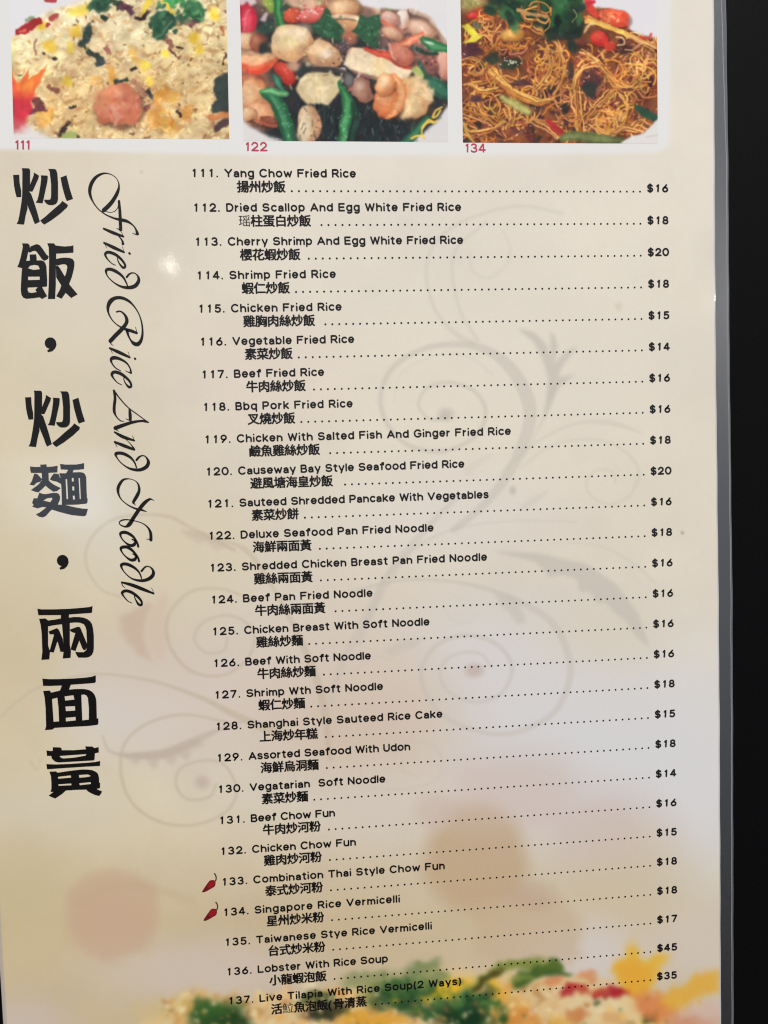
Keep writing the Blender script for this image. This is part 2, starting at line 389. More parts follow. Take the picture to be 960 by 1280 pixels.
    for _ in range(120):
        x = RNG.uniform(480, 640)
        y = 1240 + (x - 480) * 0.13 + RNG.normal(0, 10)
        F.ell(x, y, RNG.uniform(3, 8), RNG.uniform(2, 4), jit([(46, 88, 44), (30, 62, 36), (86, 120, 60)][RNG.integers(3)], 8), RNG.uniform(0, 180), .6, .5)
    for _ in range(520):                      # small grains and crumbs on top
        x = RNG.choice([RNG.uniform(640, 880), RNG.uniform(200, 480), RNG.uniform(420, 700)])
        y = RNG.uniform(1246, 1340)
        F.ell(x, y, RNG.uniform(1.6, 4), RNG.uniform(1.2, 2.4), jit([(236, 216, 172), (240, 222, 182), (196, 138, 78), (222, 168, 84), (150, 92, 56), (230, 190, 120), (80, 96, 54)][RNG.integers(7)], 12), RNG.uniform(0, 180), .5, .7)
    F.line([(590, 1238, 12), (606, 1222, 14), (640, 1207, 14), (676, 1204, 12), (702, 1210, 6)], 10, (112, 128, 50), 5, .85)
    F.line([(594, 1237, 9), (606, 1224, 9), (625, 1217, 5)], 8, (70, 62, 26), 4, .9)
    F.line([(648, 1232, 16), (668, 1215, 16), (690, 1212, 9), (712, 1216, 5)], 10, (52, 84, 30), 4, .9)
    F.line([(672, 1212, 6), (690, 1204, 8), (712, 1220, 6)], 6, (78, 100, 44), 3, .8)
    F.line([(640, 1228), (662, 1222)], 7, (150, 160, 80), 4, .6)
    F.line([(700, 1244, 9), (716, 1238, 11), (732, 1240, 7)], 9, (170, 44, 48), 3, .92)
    F.line([(748, 1244, 10), (768, 1243, 13), (792, 1238, 8)], 9, (164, 34, 44), 3, .95)
    F.line([(722, 1240), (760, 1243)], 7, (192, 96, 62), 4, .7)
    F.poly([(790, 1168), (799, 1184), (804, 1198), (832, 1194), (838, 1200), (822, 1214), (812, 1236), (800, 1248), (780, 1232), (768, 1214), (770, 1200), (780, 1196)], (222, 174, 58), 9, .88)
    F.poly([(770, 1206), (795, 1200), (816, 1212), (802, 1246), (782, 1234)], (222, 158, 54), 10, .7)
    F.poly([(796, 1240), (822, 1242), (850, 1262), (846, 1280), (812, 1274), (796, 1256)], (210, 124, 72), 7, .85)
    F.poly([(820, 1258), (838, 1236), (866, 1220), (900, 1208), (900, 1238), (872, 1250), (842, 1262)], (218, 166, 62), 9, .88)
    F.ell(880, 1268, 40, 14, (204, 176, 160), -8, .6, .9)
    F.ell(855, 1290, 45, 16, (196, 130, 105), -8, .6, .7)
    F.ripple(5, 16)
    F.ripple(2.5, 6)
    fb = blur(F.a, 2) * .7 + blur(F.a, 1) * .3
    m = smooth((np.arange(F.h) + 1100 - 1150) / 40.0)[:, None, None]
    S.a[1220:1220 + F.h] = S.a[1220:1220 + F.h] * (1 - m) + fb[:S.h - 1220] * m
    # bare paper along the left edge
    q = sheet_arr(np.c_[X.ravel(), Y.ravel()])[:, 0].reshape(X.shape)
    S.mix((slice(None), slice(None)), smooth((-0.0689 - q) / 0.0004) * smooth((Y - 900) / 150) * .9, (172, 160, 152))
    S.a += RNG.normal(0, 0.8, S.a.shape)
    return S

# ------------------------------------------------------------------ the three dish pictures
def paint_rice():
    S = Plate(4, -70, 296, 184, 2.0, (232, 210, 162))
    for cx, cy, rx, ry, c, a in [(80, 40, 110, 60, (244, 232, 196), .95), (60, 80, 60, 40, (242, 224, 172), .8), (230, 60, 80, 60, (240, 224, 174), .7), (200, 120, 60, 40, (224, 180, 120), .8),
                                 (100, 130, 60, 40, (230, 192, 130), .8), (120, 70, 40, 40, (224, 194, 148), .6), (250, 100, 40, 60, (234, 208, 154), .7), (110, -40, 200, 40, (238, 226, 190), .8)]:
        S.ell(cx, cy, rx, ry, c, f=.9, a=a)
    base = blur(S.a, 8)
    def tone(x, y):
        return base[int(min(max((y - S.y0) * 2, 0), S.h - 1)), int(min(max((x - S.x0) * 2, 0), S.w - 1))]
    def pale(x, y):
        return float(smooth((170 - x) / 190 + (50 - y) / 130))
    for i in range(420):                      # clumps of rice and the gaps between them
        x, y = RNG.uniform(10, 292), RNG.uniform(-66, 178)
        r = RNG.uniform(4, 9)
        p = pale(x, y)
        S.ell(x + 1.2, y + r * .6, r * 1.05, r * .7, tone(x, y) * np.array([.76, .63, .53]) * (1 + .22 * p), RNG.uniform(-30, 30), .6, .55 * (1 - .4 * p), wob=.3)
        S.ell(x, y - r * .1, r * .95, r * .7, jit(tone(x, y) * RNG.uniform(.98, 1.1), 6), RNG.uniform(-40, 40), .45, .8, wob=.25)
    for i in range(190):
        x, y = RNG.uniform(18, 290), RNG.uniform(-60, 178)
        S.ell(x, y, RNG.uniform(1.4, 4), RNG.uniform(1, 2.2), jit((140, 88, 58), 20), RNG.uniform(0, 180), .6, .6 * (1 - .75 * pale(x, y)), wob=.2)
    def grain(n, box, cols, a=.85, lw=(2.4, 3.5)):
        for i in range(n):
            x, y = RNG.uniform(box[0], box[2]), RNG.uniform(box[1], box[3])
            t = RNG.uniform(0, math.pi)
            l = RNG.uniform(1.1, 2.6)
            c = jit(tone(x, y) * RNG.uniform(.97, 1.08) + RNG.choice([-12, 0, 8]), 7)
            if cols is not None and RNG.random() < .22:
                c = jit(cols[RNG.integers(len(cols))], 9)
            P = [(x - l * math.cos(t), y - l * math.sin(t)), (x + l * math.cos(t), y + l * math.sin(t))]
            w = RNG.uniform(*lw)
            S.line([(q + .5, r + 1.1) for q, r in P], w, np.asarray(c) * np.array([.72, .62, .52]), .9, a * .30 * (1 - .6 * pale(x, y)))
            S.line(P, w, c, .8, a * .9, lit=np.clip(np.asarray(c) * 1.08 + 6, 0, 255))
    grain(1500, (10, -66, 292, 180), [(244, 230, 190), (228, 186, 118), (240, 210, 140), (214, 168, 112)])
    for i in range(50):
        x, y = RNG.uniform(90, 288), RNG.uniform(10, 178)
        S.ell(x, y, RNG.uniform(1, 3.2), RNG.uniform(.8, 1.8), jit((108, 62, 46), 18), RNG.uniform(0, 180), .5, .7, wob=.25)
    for cx, cy, rx, ry in [(62, 58, 7, 9), (95, 40, 8, 7), (88, 60, 7, 4), (100, 14, 14, 6), (84, 102, 7, 5), (210, 8, 14, 4), (182, 82, 7, 7), (187, 101, 6, 5), (243, 48, 7, 7), (268, 18, 6, 8), (207, 66, 5, 5), (250, 62, 6, 7), (185, 4, 16, 4), (52, 32, 6, 6)]:
        S.ell(cx, cy, rx, ry, jit((243, 204, 62), 10), RNG.uniform(0, 180), .5, .8, wob=.15)
    for cx, cy, rx, ry in [(168, 70, 12, 5), (204, 118, 12, 8), (218, 122, 9, 7), (196, 145, 16, 10), (212, 158, 12, 9), (232, 142, 7, 10), (58, 148, 14, 6), (120, 100, 8, 6), (140, 94, 14, 5)]:
        S.ell(cx, cy, rx, ry, jit((232, 164, 72), 10), RNG.uniform(0, 180), .5, .75, wob=.15)
    for k in range(9):
        a0 = RNG.uniform(0, 6)
        S.line([(205 + 12 * math.cos(a0 + t), 150 + 11 * math.sin(a0 + t * 1.1)) for t in (0, .6, 1.2)], 2.6, jit([(246, 190, 60), (226, 140, 50), (240, 204, 120)][k % 3], 8), .8, .85)
    grain(160, (90, 60, 290, 178), None, .6)
    S.poly([(4, -70), (150, -70), (128, -20), (100, 2), (58, 14), (34, 30), (14, 46), (4, 50)], (229, 228, 233), 5, .96)
    S.ell(14, 62, 7, 10, (228, 226, 150), f=.6, a=.7)
    S.poly([(4, 150), (20, 150), (40, 160), (66, 172), (70, 184), (4, 184)], (230, 227, 228), 7, .9)
    # chillies
    S.line([(22, 40, 8), (32, 36, 11), (45, 28, 11), (48, 24, 6)], 10, (164, 36, 42), 1.2, .97)
    S.line([(24, 40), (31, 38)], 3, (244, 128, 96), 1.2, .8)
    S.line([(33, 26), (41, 22)], 4, (112, 140, 100), 1.2, .8)
    S.line([(64, 23), (71, 20)], 7, (172, 62, 60), 1.2, .9)
    S.ell(60, 31, 3.5, 3, (160, 40, 44), a=.9)
    S.line([(58, 0), (68, -1)], 6, (184, 50, 60), 1.2, .9)
    S.line([(44, 50), (43, 60), (46, 68)], 2, (140, 60, 50), .8, .7)
    # greens and dark pieces
    for pts, w, c in [([(112, 36), (108, 46), (102, 56)], 11, (50, 66, 58)), ([(104, 56), (108, 60)], 5, (48, 66, 50)), ([(112, 66), (120, 70), (128, 78)], 10, (52, 64, 58)), ([(122, 80), (126, 76)], 9, (58, 66, 64)),
                      ([(118, 6), (132, 6)], 19, (46, 86, 60)), ([(122, 8), (138, -2)], 16, (40, 74, 54)), ([(128, 20), (132, 24)], 6, (40, 60, 42)), ([(146, 2), (150, 8)], 12, (44, 60, 44)), ([(170, 22), (180, 24), (182, 16)], 7, (52, 34, 36)),
                      ([(152, 6), (164, 14)], 12, (92, 50, 62)), ([(164, 86), (170, 84)], 5, (44, 36, 36)), ([(144, 104), (158, 100)], 7, (48, 60, 48)), ([(182, 116), (190, 122)], 7, (74, 66, 74)), ([(186, 112), (188, 118)], 5, (48, 52, 50)),
                      ([(222, 58), (228, 61)], 4, (58, 42, 34)), ([(214, 60), (220, 70)], 3, (90, 48, 42)), ([(86, 134), (96, 132)], 4, (62, 54, 36)), ([(66, 74), (70, 73)], 6, (64, 48, 40)), ([(54, 67), (56, 67)], 3, (60, 48, 34)), ([(24, 94), (27, 94)], 3.5, (62, 66, 40)),
                      ([(74, 170), (80, 160), (86, 154)], 7, (62, 48, 42)), ([(95, 168), (99, 171)], 4, (54, 54, 44)), ([(238, 76), (240, 72)], 3, (90, 60, 40)), ([(222, 140), (226, 146)], 4, (60, 44, 36)), ([(236, 30), (252, 26)], 9, (92, 48, 56)), ([(226, 24), (240, 30)], 9, (150, 104, 92)),
                      ([(204, 44), (214, 56)], 9, (150, 98, 80)), ([(132, 60), (136, 66)], 7, (160, 104, 90)), ([(278, 34), (280, 44)], 6, (182, 112, 70)), ([(282, 66), (278, 80)], 3, (84, 54, 44)), ([(60, 108), (72, 114)], 7, (150, 96, 74)), ([(44, 124), (54, 138)], 10, (112, 60, 56)),
                      ([(36, 140), (52, 136)], 9, (98, 46, 52)), ([(166, 102), (180, 116)], 10, (170, 120, 92)), ([(182, 136), (186, 132)], 7, (150, 84, 74))]:
        S.chunk(pts, w * .86, c, hi=.4)
    S.line([(80, 169), (94, 168)], 8, (176, 196, 112), 1.3, .85)
    S.poly([(268, 100), (276, 94), (288, 90), (290, 140), (266, 142), (264, 132), (272, 122), (266, 112)], (46, 58, 56), 2, .95)
    S.line([(264, 148), (288, 142)], 8, (206, 128, 74), 1.5, .9)
    S.line([(272, 160), (284, 152)], 10, (66, 44, 50), 2, .9)
    S.poly([(188, 22), (196, 14), (208, 15), (222, 20), (221, 30), (212, 36), (206, 48), (198, 51), (190, 46), (191, 34)], (42, 86, 62), 1.6, .95)
    S.poly([(228, 8), (238, -2), (250, 4), (257, 18), (252, 28), (242, 24), (232, 20)], (48, 100, 62), 1.8, .92)
    for k in range(26):                       # coriander
        S.ell(206 + RNG.normal(0, 9), 30 + RNG.normal(0, 8), RNG.uniform(2.5, 5), RNG.uniform(2, 4), jit([(44, 92, 64), (36, 76, 54), (70, 116, 84)][k % 3], 7), RNG.uniform(0, 180), .4, .9)
        S.ell(244 + RNG.normal(0, 8), 16 + RNG.normal(0, 7), RNG.uniform(2, 5), RNG.uniform(2, 4), jit([(52, 112, 70), (44, 92, 58), (90, 138, 92)][k % 3], 7), RNG.uniform(0, 180), .4, .85)
        S.ell(218 + RNG.normal(0, 7), 2 + RNG.normal(0, 4), RNG.uniform(2, 5), RNG.uniform(2, 3), jit((66, 146, 84), 10), RNG.uniform(0, 180), .4, .8)
    S.line([(194, 48), (204, 40), (216, 24)], 1.4, (160, 176, 150), .7, .6)
    # prawn
    S.ell(148, 132, 29, 25, (222, 136, 104), 0, .10, .97, lit=(238, 172, 138), wob=.14)
    S.ell(140, 122, 18, 12, (226, 138, 96), 0, .6, .8)
    for k in range(40):
        S.ell(148 + RNG.normal(0, 13), 134 + RNG.normal(0, 10), RNG.uniform(2, 5), RNG.uniform(1.5, 3), jit([(234, 172, 146), (198, 102, 84), (236, 158, 122), (206, 110, 96)][k % 4], 6), RNG.uniform(0, 180), .6, .5)
    S.line([(141, 134), (147, 144), (143, 156)], 5, (230, 168, 146), 1.2, .7)
    S.line([(138, 138), (142, 148)], 2, (188, 92, 84), 1.0, .6)
    S.ell(124, 124, 6, 12, (214, 148, 100), f=.6, a=.6)
    # carved flower
    S.poly([(8, 84), (14, 90), (22, 104), (28, 100), (36, 86), (37, 100), (48, 90), (59, 80), (54, 98), (46, 112), (38, 126), (8, 130)], (230, 112, 52), 1.4, .98)
    S.poly([(27, 118), (30, 104), (44, 98), (40, 112), (32, 122)], (238, 146, 62), 2, .7)
    S.poly([(10, 92), (18, 104), (22, 120), (12, 124)], (224, 84, 56), 2.5, .8)
    S.poly([(8, 124), (24, 120), (40, 122), (40, 134), (34, 148), (26, 160), (8, 164)], (204, 44, 62), 3, .95)
    S.ell(20, 158, 12, 8, (214, 110, 112), f=.7, a=.8)
    S.ell(30, 120, 14, 6, (216, 74, 58), f=.6, a=.7)
    for k in range(14):
        S.ell(RNG.uniform(40, 68), RNG.uniform(140, 152), RNG.uniform(2, 5), 2, jit((230, 176, 90), 14), RNG.uniform(0, 180), .5, .7)
    S.ripple(1.6, 7)
    S.ripple(.8, 3)
    S.vary(14, .09, (1, 1.2, 1.35))
    S.vary(6, .06, (1, 1.1, 1.2))
    S.a = blur(S.a, 1) + RNG.normal(0, 1.6, S.a.shape)
    return S

def paint_seafood():
    S = Plate(292, -70, 570, 186, 2.0, (44, 46, 46))
    for i in range(200):
        S.ell(RNG.uniform(296, 566), RNG.uniform(-60, 180), RNG.uniform(3, 10), RNG.uniform(2, 6), jit([(34, 40, 42), (92, 70, 62), (60, 62, 56), (130, 96, 84)][RNG.integers(4)], 10), RNG.uniform(0, 180), .6, .6)
    S.ell(430, -20, 130, 45, (206, 150, 124), f=.5, a=.8)
    for i in range(150):
        S.ell(RNG.uniform(330, 520), RNG.uniform(-60, 10), RNG.uniform(4, 13), RNG.uniform(3, 8), jit([(224, 176, 140), (206, 110, 92), (70, 100, 70), (236, 206, 170), (190, 130, 110), (150, 170, 100)][RNG.integers(6)], 12), RNG.uniform(0, 180), .4, .8, lit=(240, 210, 180), la=.4)
    S.ell(515, 60, 44, 34, (178, 126, 110), f=.5, a=.85)
    S.ell(440, 110, 130, 50, (40, 42, 44), f=.6, a=.6)
    S.ell(440, 155, 110, 26, (30, 36, 38), f=.5, a=.8)
    S.ell(316, 120, 26, 44, (172, 112, 82), f=.5, a=.85)
    S.ell(310, 66, 22, 26, (206, 158, 122), f=.5, a=.85)
    for cx, cy, rx, ry, c, ang, lit in [(312, 100, 16, 8, (150, 84, 64), 0, (190, 120, 90)), (316, 122, 19, 23, (224, 158, 110), -8, (242, 202, 158)), (326, 142, 22, 13, (220, 150, 106), 20, (240, 190, 148)),
                                        (310, 142, 10, 9, (230, 176, 130), 0, (244, 210, 170)), (338, 153, 13, 7, (118, 60, 46), 15, (150, 86, 66))]:
        S.ell(cx, cy, rx, ry, c, ang, .16, .95, lit=lit, la=.8, wob=.15)
    S.line([(300, 114), (312, 108), (326, 112), (336, 124)], 4, (236, 190, 146), 2, .7)
    S.line([(322, 150), (334, 156), (346, 158)], 3, (190, 104, 70), 1.5, .7)
    for k in range(110):                      # slippery strips and shreds between the pieces
        if k % 2:
            x, y = RNG.uniform(395, 490), RNG.uniform(46, 112)
        else:
            x, y = RNG.uniform(478, 556), RNG.uniform(14, 112)
        t = RNG.uniform(0, 3.1)
        l = RNG.uniform(4, 11)
        c = jit([(206, 170, 152), (150, 112, 100), (90, 66, 62), (216, 120, 100), (188, 176, 172), (52, 60, 58)][RNG.integers(6)], 12)
        S.line([(x - l * math.cos(t), y - l * math.sin(t), 1), (x + RNG.normal(0, 2), y + RNG.normal(0, 2), RNG.uniform(2.5, 6)), (x + l * math.cos(t), y + l * math.sin(t), 1)], 3, c, 1.1, .7, lit=np.clip(c + 22, 0, 245))
    # plate rim
    S.poly([(292, 148), (304, 148), (314, 158), (332, 170), (356, 178), (360, 190), (292, 190)], (228, 224, 222), 4, .97)
    S.poly([(436, -70), (440, -6), (452, 6), (470, 10), (500, 12), (530, 20), (546, 34), (556, 50), (562, 60), (572, 60), (572, -70)], (230, 228, 230), 3, .97)
    S.poly([(572, 126), (560, 132), (548, 148), (530, 166), (500, 178), (506, 190), (572, 190)], (226, 222, 222), 3, .97)
    S.line([(510, 12), (536, 24), (550, 44), (558, 58)], 5, (206, 168, 140), 2, .7)
    # tulip
    S.ell(307, 24, 14, 20, (196, 40, 62), 0, .12, .97)
    S.ell(309, 26, 6, 15, (224, 78, 96), 0, .4, .9)
    S.line([(306, 36), (308, 22), (312, 12)], 2, (240, 150, 150), 1, .6)
    S.poly([(298, -8), (318, -8), (320, 2), (312, 8), (308, 2), (302, 8), (298, 6)], (232, 208, 210), 2, .9)
    # greens, upper left
    S.poly([(324, -10), (346, -10), (344, 14), (338, 18), (330, 8)], (136, 168, 66), 3, .9)
    S.line([(346, -10, 12), (347, 12, 11), (352, 34, 11)], 11, (42, 108, 58), 1.2, .97, lit=(80, 148, 90))
    S.poly([(320, 36), (330, 28), (342, 26), (344, 38), (334, 44), (322, 42)], (48, 74, 62), 2, .95)
    S.line([(352, 12), (360, 6)], 7, (48, 70, 56), 1.5, .9)
    S.poly([(324, 26), (332, 16), (336, 18), (332, 28)], (206, 190, 186), 1.6, .9)
    # red pieces and prawns at the back
    S.ell(366, 20, 12, 9, (214, 80, 54), -10, .2, .97, lit=(232, 120, 84))
    S.ell(392, 18, 20, 10, (216, 98, 88), -12, .3, .95, lit=(236, 150, 140))
    S.ell(378, 4, 22, 8, (226, 180, 152), 8, .35, .9)
    for k in range(26):
        S.ell(386 + RNG.normal(0, 12), 16 + RNG.normal(0, 5), 1.8, 1.2, jit([(244, 200, 190), (196, 60, 60)][k % 2], 10), 0, .5, .7)
    S.ell(430, 10, 20, 12, (232, 182, 134), -8, .3, .95, lit=(246, 220, 180))
    S.ell(436, 32, 17, 14, (214, 152, 104), 0, .3, .95, lit=(234, 184, 140))
    S.line([(416, 22), (436, 22), (452, 26)], 5, (240, 210, 176), 1.2, .9)
    S.line([(420, 26), (436, 25), (450, 28)], 1.2, (80, 70, 50), .8, .8)
    S.ell(436, 46, 10, 10, (182, 110, 86), f=.5, a=.8)
    # left prawns
    S.ell(306, 50, 14, 10, (228, 186, 146), 0, .3, .95, lit=(244, 216, 184))
    S.ell(322, 52, 10, 10, (162, 92, 70), 0, .4, .9, lit=(206, 140, 110))
    S.ell(330, 60, 6, 7, (40, 50, 48), f=.4, a=.9)
    S.line([(302, 80, 14), (318, 84, 20), (336, 78, 18), (346, 72, 10)], 16, (222, 100, 66), 1.4, .97)
    S.line([(302, 74, 12), (318, 76, 15), (334, 72, 13), (344, 68, 6)], 12, (238, 184, 138), 2.5, .9)
    S.line([(308, 90, 4), (322, 92, 6), (338, 84, 4)], 4, (208, 66, 46), 1.6, .8)
    # scallops
    S.ell(365, 54, 26, 23, (222, 184, 138), 0, .06, .98, lit=(242, 222, 184), la=.95, wob=.05)
    S.ell(374, 42, 14, 9, (238, 218, 190), -20, .6, .7)
    S.ell(361, 52, 13, 8, (234, 208, 142), 0, .6, .6)
    S.ell(362, 68, 17, 6, (216, 168, 118), 0, .7, .6)
    S.ell(405, 68, 23, 15, (216, 172, 128), 18, .08, .97, lit=(238, 206, 166), la=.85, wob=.12)
    S.ell(408, 68, 7, 5, (246, 228, 208), 0, .7, .8)
    S.ell(390, 76, 12, 7, (200, 152, 118), 0, .5, .6)
    # dark sauce band and glints
    S.line([(372, 84), (400, 85), (424, 90), (440, 96)], 6, (70, 64, 60), 1.5, .9)
    S.line([(384, 82), (410, 82), (432, 90)], 1.6, (170, 150, 140), 1, .6)
    S.ell(378, 88, 9, 5, (44, 58, 54), f=.4, a=.9)
    S.ell(428, 56, 8, 8, (96, 80, 82), f=.6, a=.8)
    for k in range(40):
        S.ell(428 + RNG.normal(0, 7), 66 + RNG.normal(0, 12), RNG.uniform(.8, 2.5), RNG.uniform(.6, 1.2), jit([(180, 164, 160), (60, 50, 50), (140, 110, 110)][k % 3], 10), RNG.uniform(0, 180), .5, .7)
    # tomato
    S.ell(357, 92, 16, 10, (192, 58, 44), 48, .14, .97, lit=(214, 92, 70))
    S.ell(368, 82, 8, 6, (220, 170, 140), 0, .5, .8)
    S.line([(343, 94, 5), (348, 104, 9), (356, 114, 5)], 7, (42, 92, 74), 1.2, .96, lit=(70, 130, 104))
    # coriander leaves
    for pts in ([(388, 34), (400, 22), (408, 10), (413, 14), (414, 24), (424, 30), (430, 38), (424, 44), (426, 52), (414, 48), (404, 48), (396, 44), (392, 38)],
                [(438, 38), (446, 30), (450, 18), (460, 22), (474, 18), (476, 30), (472, 40), (474, 58), (464, 60), (452, 52), (448, 44)]):
        S.poly(pts, (46, 88, 60), 1.2, .97)
        cx, cy = np.mean(pts, 0)
        for k in range(26):
            S.ell(cx + RNG.normal(0, 8), cy + RNG.normal(0, 8), RNG.uniform(2, 4.5), RNG.uniform(1, 2.2), jit([(60, 110, 76), (38, 72, 52), (82, 130, 96)][k % 3], 6), RNG.uniform(0, 180), .5, .5)
    S.line([(474, 38), (482, 46), (488, 56)], 1.6, (70, 60, 50), .8, .8)
    for k in range(70):                       # folded dark leaves under the stems
        x, y = RNG.choice([RNG.uniform(370, 422), RNG.uniform(436, 520)]), RNG.uniform(118, 172)
        dx = RNG.uniform(-5, 5)
        S.line([(x, y, .6), (x + dx * .6, y + 7, RNG.uniform(1.5, 4)), (x + dx, y + RNG.uniform(12, 20), .6)], 2, jit([(16, 22, 28), (28, 46, 46), (54, 70, 72), (34, 62, 52), (14, 18, 22)][RNG.integers(5)], 6), 1.2, .6)
    for k in range(40):
        x, y = RNG.choice([RNG.uniform(372, 420), RNG.uniform(440, 500)]), RNG.uniform(130, 174)
        S.line([(x, y), (x + RNG.uniform(-2, 2), y + RNG.uniform(2, 7))], RNG.uniform(.6, 1.4), jit((132, 144, 150), 20), .8, .6)
    # cauliflower-like scallop
    S.poly([(371, 112), (376, 98), (386, 92), (398, 89), (412, 92), (424, 100), (425, 114), (418, 124), (412, 132), (398, 131), (384, 132), (376, 124)], (226, 204, 158), 2, .98)
    for k in range(60):
        S.ell(398 + RNG.normal(0, 12), 110 + RNG.normal(0, 10), RNG.uniform(2, 5), RNG.uniform(1.5, 3), jit([(232, 212, 168), (222, 196, 148), (236, 220, 184)][k % 3], 4), RNG.uniform(0, 180), .6, .55)
    S.line([(402, 94), (410, 95)], 1.5, (120, 96, 60), .8, .7)
    # mushroom
    S.ell(386, 156, 15, 23, (220, 184, 142), -6, .08, .97, lit=(236, 212, 176), la=.8)
    S.ell(380, 166, 8, 13, (238, 220, 184), -6, .6, .8)
    S.ell(394, 148, 5, 12, (200, 150, 110), -14, .6, .7)
    for cx, cy in [(393, 165), (395, 158), (390, 170), (397, 150)]:
        S.ell(cx, cy, 1.2, 1, (110, 70, 56), f=.5, a=.8)
    # stems and leaves at the front
    for k in range(80):
        x, y = RNG.uniform(365, 520), RNG.uniform(128, 178)
        S.line([(x, y), (x + RNG.uniform(-3, 3), y + RNG.uniform(2, 8))], RNG.uniform(.6, 1.8), jit([(20, 26, 30), (70, 80, 82), (24, 44, 40), (110, 120, 120)][RNG.integers(4)], 8), .8, .5)
    S.line([(332, 118, 12), (345, 126, 18), (352, 142, 18), (358, 162, 18), (364, 184, 18)], 16, (36, 92, 60), 1.3, .98, lit=(62, 128, 86))
    S.line([(328, 114, 6), (340, 115, 8), (358, 117, 7)], 6, (70, 140, 84), 1.1, .96, lit=(126, 184, 130))
    S.line([(340, 124), (350, 140), (356, 160)], 3, (100, 160, 120), 2, .5)
    S.line([(424, 104, 5), (432, 120, 11), (434, 140, 14), (430, 160, 13), (427, 182, 12)], 12, (40, 108, 62), 1.3, .98, lit=(82, 156, 98))
    S.line([(440, 130, 5), (446, 145, 7), (440, 176, 6)], 6, (34, 70, 52), 1.2, .9)
    for k in range(30):
        S.ell(RNG.choice([352, 356, 360, 430, 428]) + RNG.normal(0, 3), RNG.uniform(130, 176), 1, .7, (190, 220, 200), 0, .5, .6)
    # crab stick
    S.poly([(428, 82), (438, 61), (446, 60), (470, 66), (500, 76), (516, 88), (508, 100), (490, 98), (470, 96), (448, 90)], (238, 216, 180), 2, .98)
    S.poly([(432, 84), (462, 95), (490, 100), (470, 100), (446, 92)], (230, 150, 124), 2.5, .7)
    S.ell(475, 82, 9, 14, (236, 208, 150), 20, .7, .7)
    S.line([(456, 63, 5), (470, 66, 8), (486, 70, 9), (500, 78, 10), (512, 84, 6)], 8, (212, 70, 50), 1.5, .97, lit=(226, 104, 76))
    # squid, prawns, red pieces on the right
    S.ell(503, 24, 8, 12, (240, 222, 208), 12, .15, .97, lit=(248, 236, 226))
    S.line([(510, 12), (514, 24), (508, 36)], 2, (120, 70, 66), 1, .7)
    S.ell(487, 24, 12, 9, (222, 168, 152), 20, .3, .95, lit=(240, 206, 190))
    S.line([(478, 28), (490, 34), (500, 38)], 5, (210, 108, 84), 1.5, .9)
    S.ell(490, 42, 14, 8, (212, 160, 130), 20, .3, .95, lit=(230, 190, 160))
    S.ell(526, 36, 20, 10, (226, 180, 150), 20, .3, .9, lit=(240, 210, 186))
    S.line([(492, 60, 9), (508, 54, 11), (522, 48, 11), (528, 42, 6)], 10, (222, 116, 84), 1.5, .97, lit=(238, 160, 124))
    S.ell(502, 68, 16, 12, (200, 118, 96), 30, .2, .96, lit=(220, 150, 126))
    S.line([(486, 56), (490, 70), (494, 74)], 3, (236, 170, 150), 1.2, .8)
    S.ell(536, 78, 15, 14, (150, 92, 84), 0, .4, .85)
    for k in range(30):
        S.ell(536 + RNG.normal(0, 9), 78 + RNG.normal(0, 9), RNG.uniform(1, 3), RNG.uniform(.8, 1.6), jit([(214, 150, 140), (90, 50, 50), (190, 110, 100)][k % 3], 10), RNG.uniform(0, 180), .5, .7)
    S.ell(555, 80, 9, 20, (226, 162, 140), -10, .25, .95, lit=(238, 190, 170))
    S.line([(530, 50, 9), (540, 56, 15), (552, 60, 12), (560, 62, 8)], 12, (46, 108, 66), 1.3, .97, lit=(80, 146, 96))
    S.ell(536, 54, 6, 2, (220, 236, 220), 14, .5, .8)
    S.line([(522, 62), (534, 66), (546, 68)], 5, (36, 60, 50), 1.5, .9)
    S.ell(524, 90, 9, 6, (186, 204, 116), 35, .3, .95)
    S.line([(524, 78), (532, 92), (536, 104)], 5, (50, 92, 70), 1.5, .9)
    S.line([(534, 98, 10), (546, 108, 20), (560, 118, 18)], 16, (44, 92, 72), 1.5, .97, lit=(58, 112, 88))
    # mushroom and front prawns
    S.ell(452, 112, 13, 16, (172, 124, 104), -20, .1, .97, lit=(206, 162, 140), wob=.12)
    S.ell(450, 106, 5, 5, (222, 190, 176), 0, .7, .7)
    S.ell(436, 100, 6, 7, (160, 150, 150), 0, .6, .6)
    S.ell(516, 122, 21, 26, (232, 192, 138), -12, .10, .97, lit=(246, 218, 172), la=.85, wob=.14)
    S.ell(526, 104, 10, 8, (240, 208, 160), 30, .4, .8, wob=.2)
    S.ell(536, 118, 7, 9, (242, 214, 168), 0, .4, .8, wob=.2)
    S.ell(508, 112, 8, 12, (232, 166, 110), 0, .7, .7)
    S.ell(512, 138, 14, 8, (238, 206, 156), -20, .6, .8)
    S.ell(484, 129, 18, 18, (226, 132, 80), 0, .10, .97, lit=(240, 176, 126), la=.8, wob=.10)
    S.line([(492, 96, 9), (500, 106, 13), (501, 122, 13), (493, 138, 11), (484, 146, 5)], 11, (230, 140, 84), 1.6, .96, lit=(242, 178, 124))
    S.ell(481, 106, 12, 14, (236, 164, 108), 8, .12, .97, lit=(250, 220, 178), la=.95, wob=.08, sh=.3)
    S.line([(474, 122), (484, 120), (492, 112), (494, 102)], 1.8, (186, 90, 52), 1.2, .6)
    S.line([(470, 130), (482, 134), (494, 128)], 1.6, (200, 104, 60), 1.2, .45)
    S.line([(534, 148, 9), (524, 160, 11), (512, 172, 11), (504, 180, 8)], 10, (40, 88, 62), 1.5, .96, lit=(64, 120, 86))
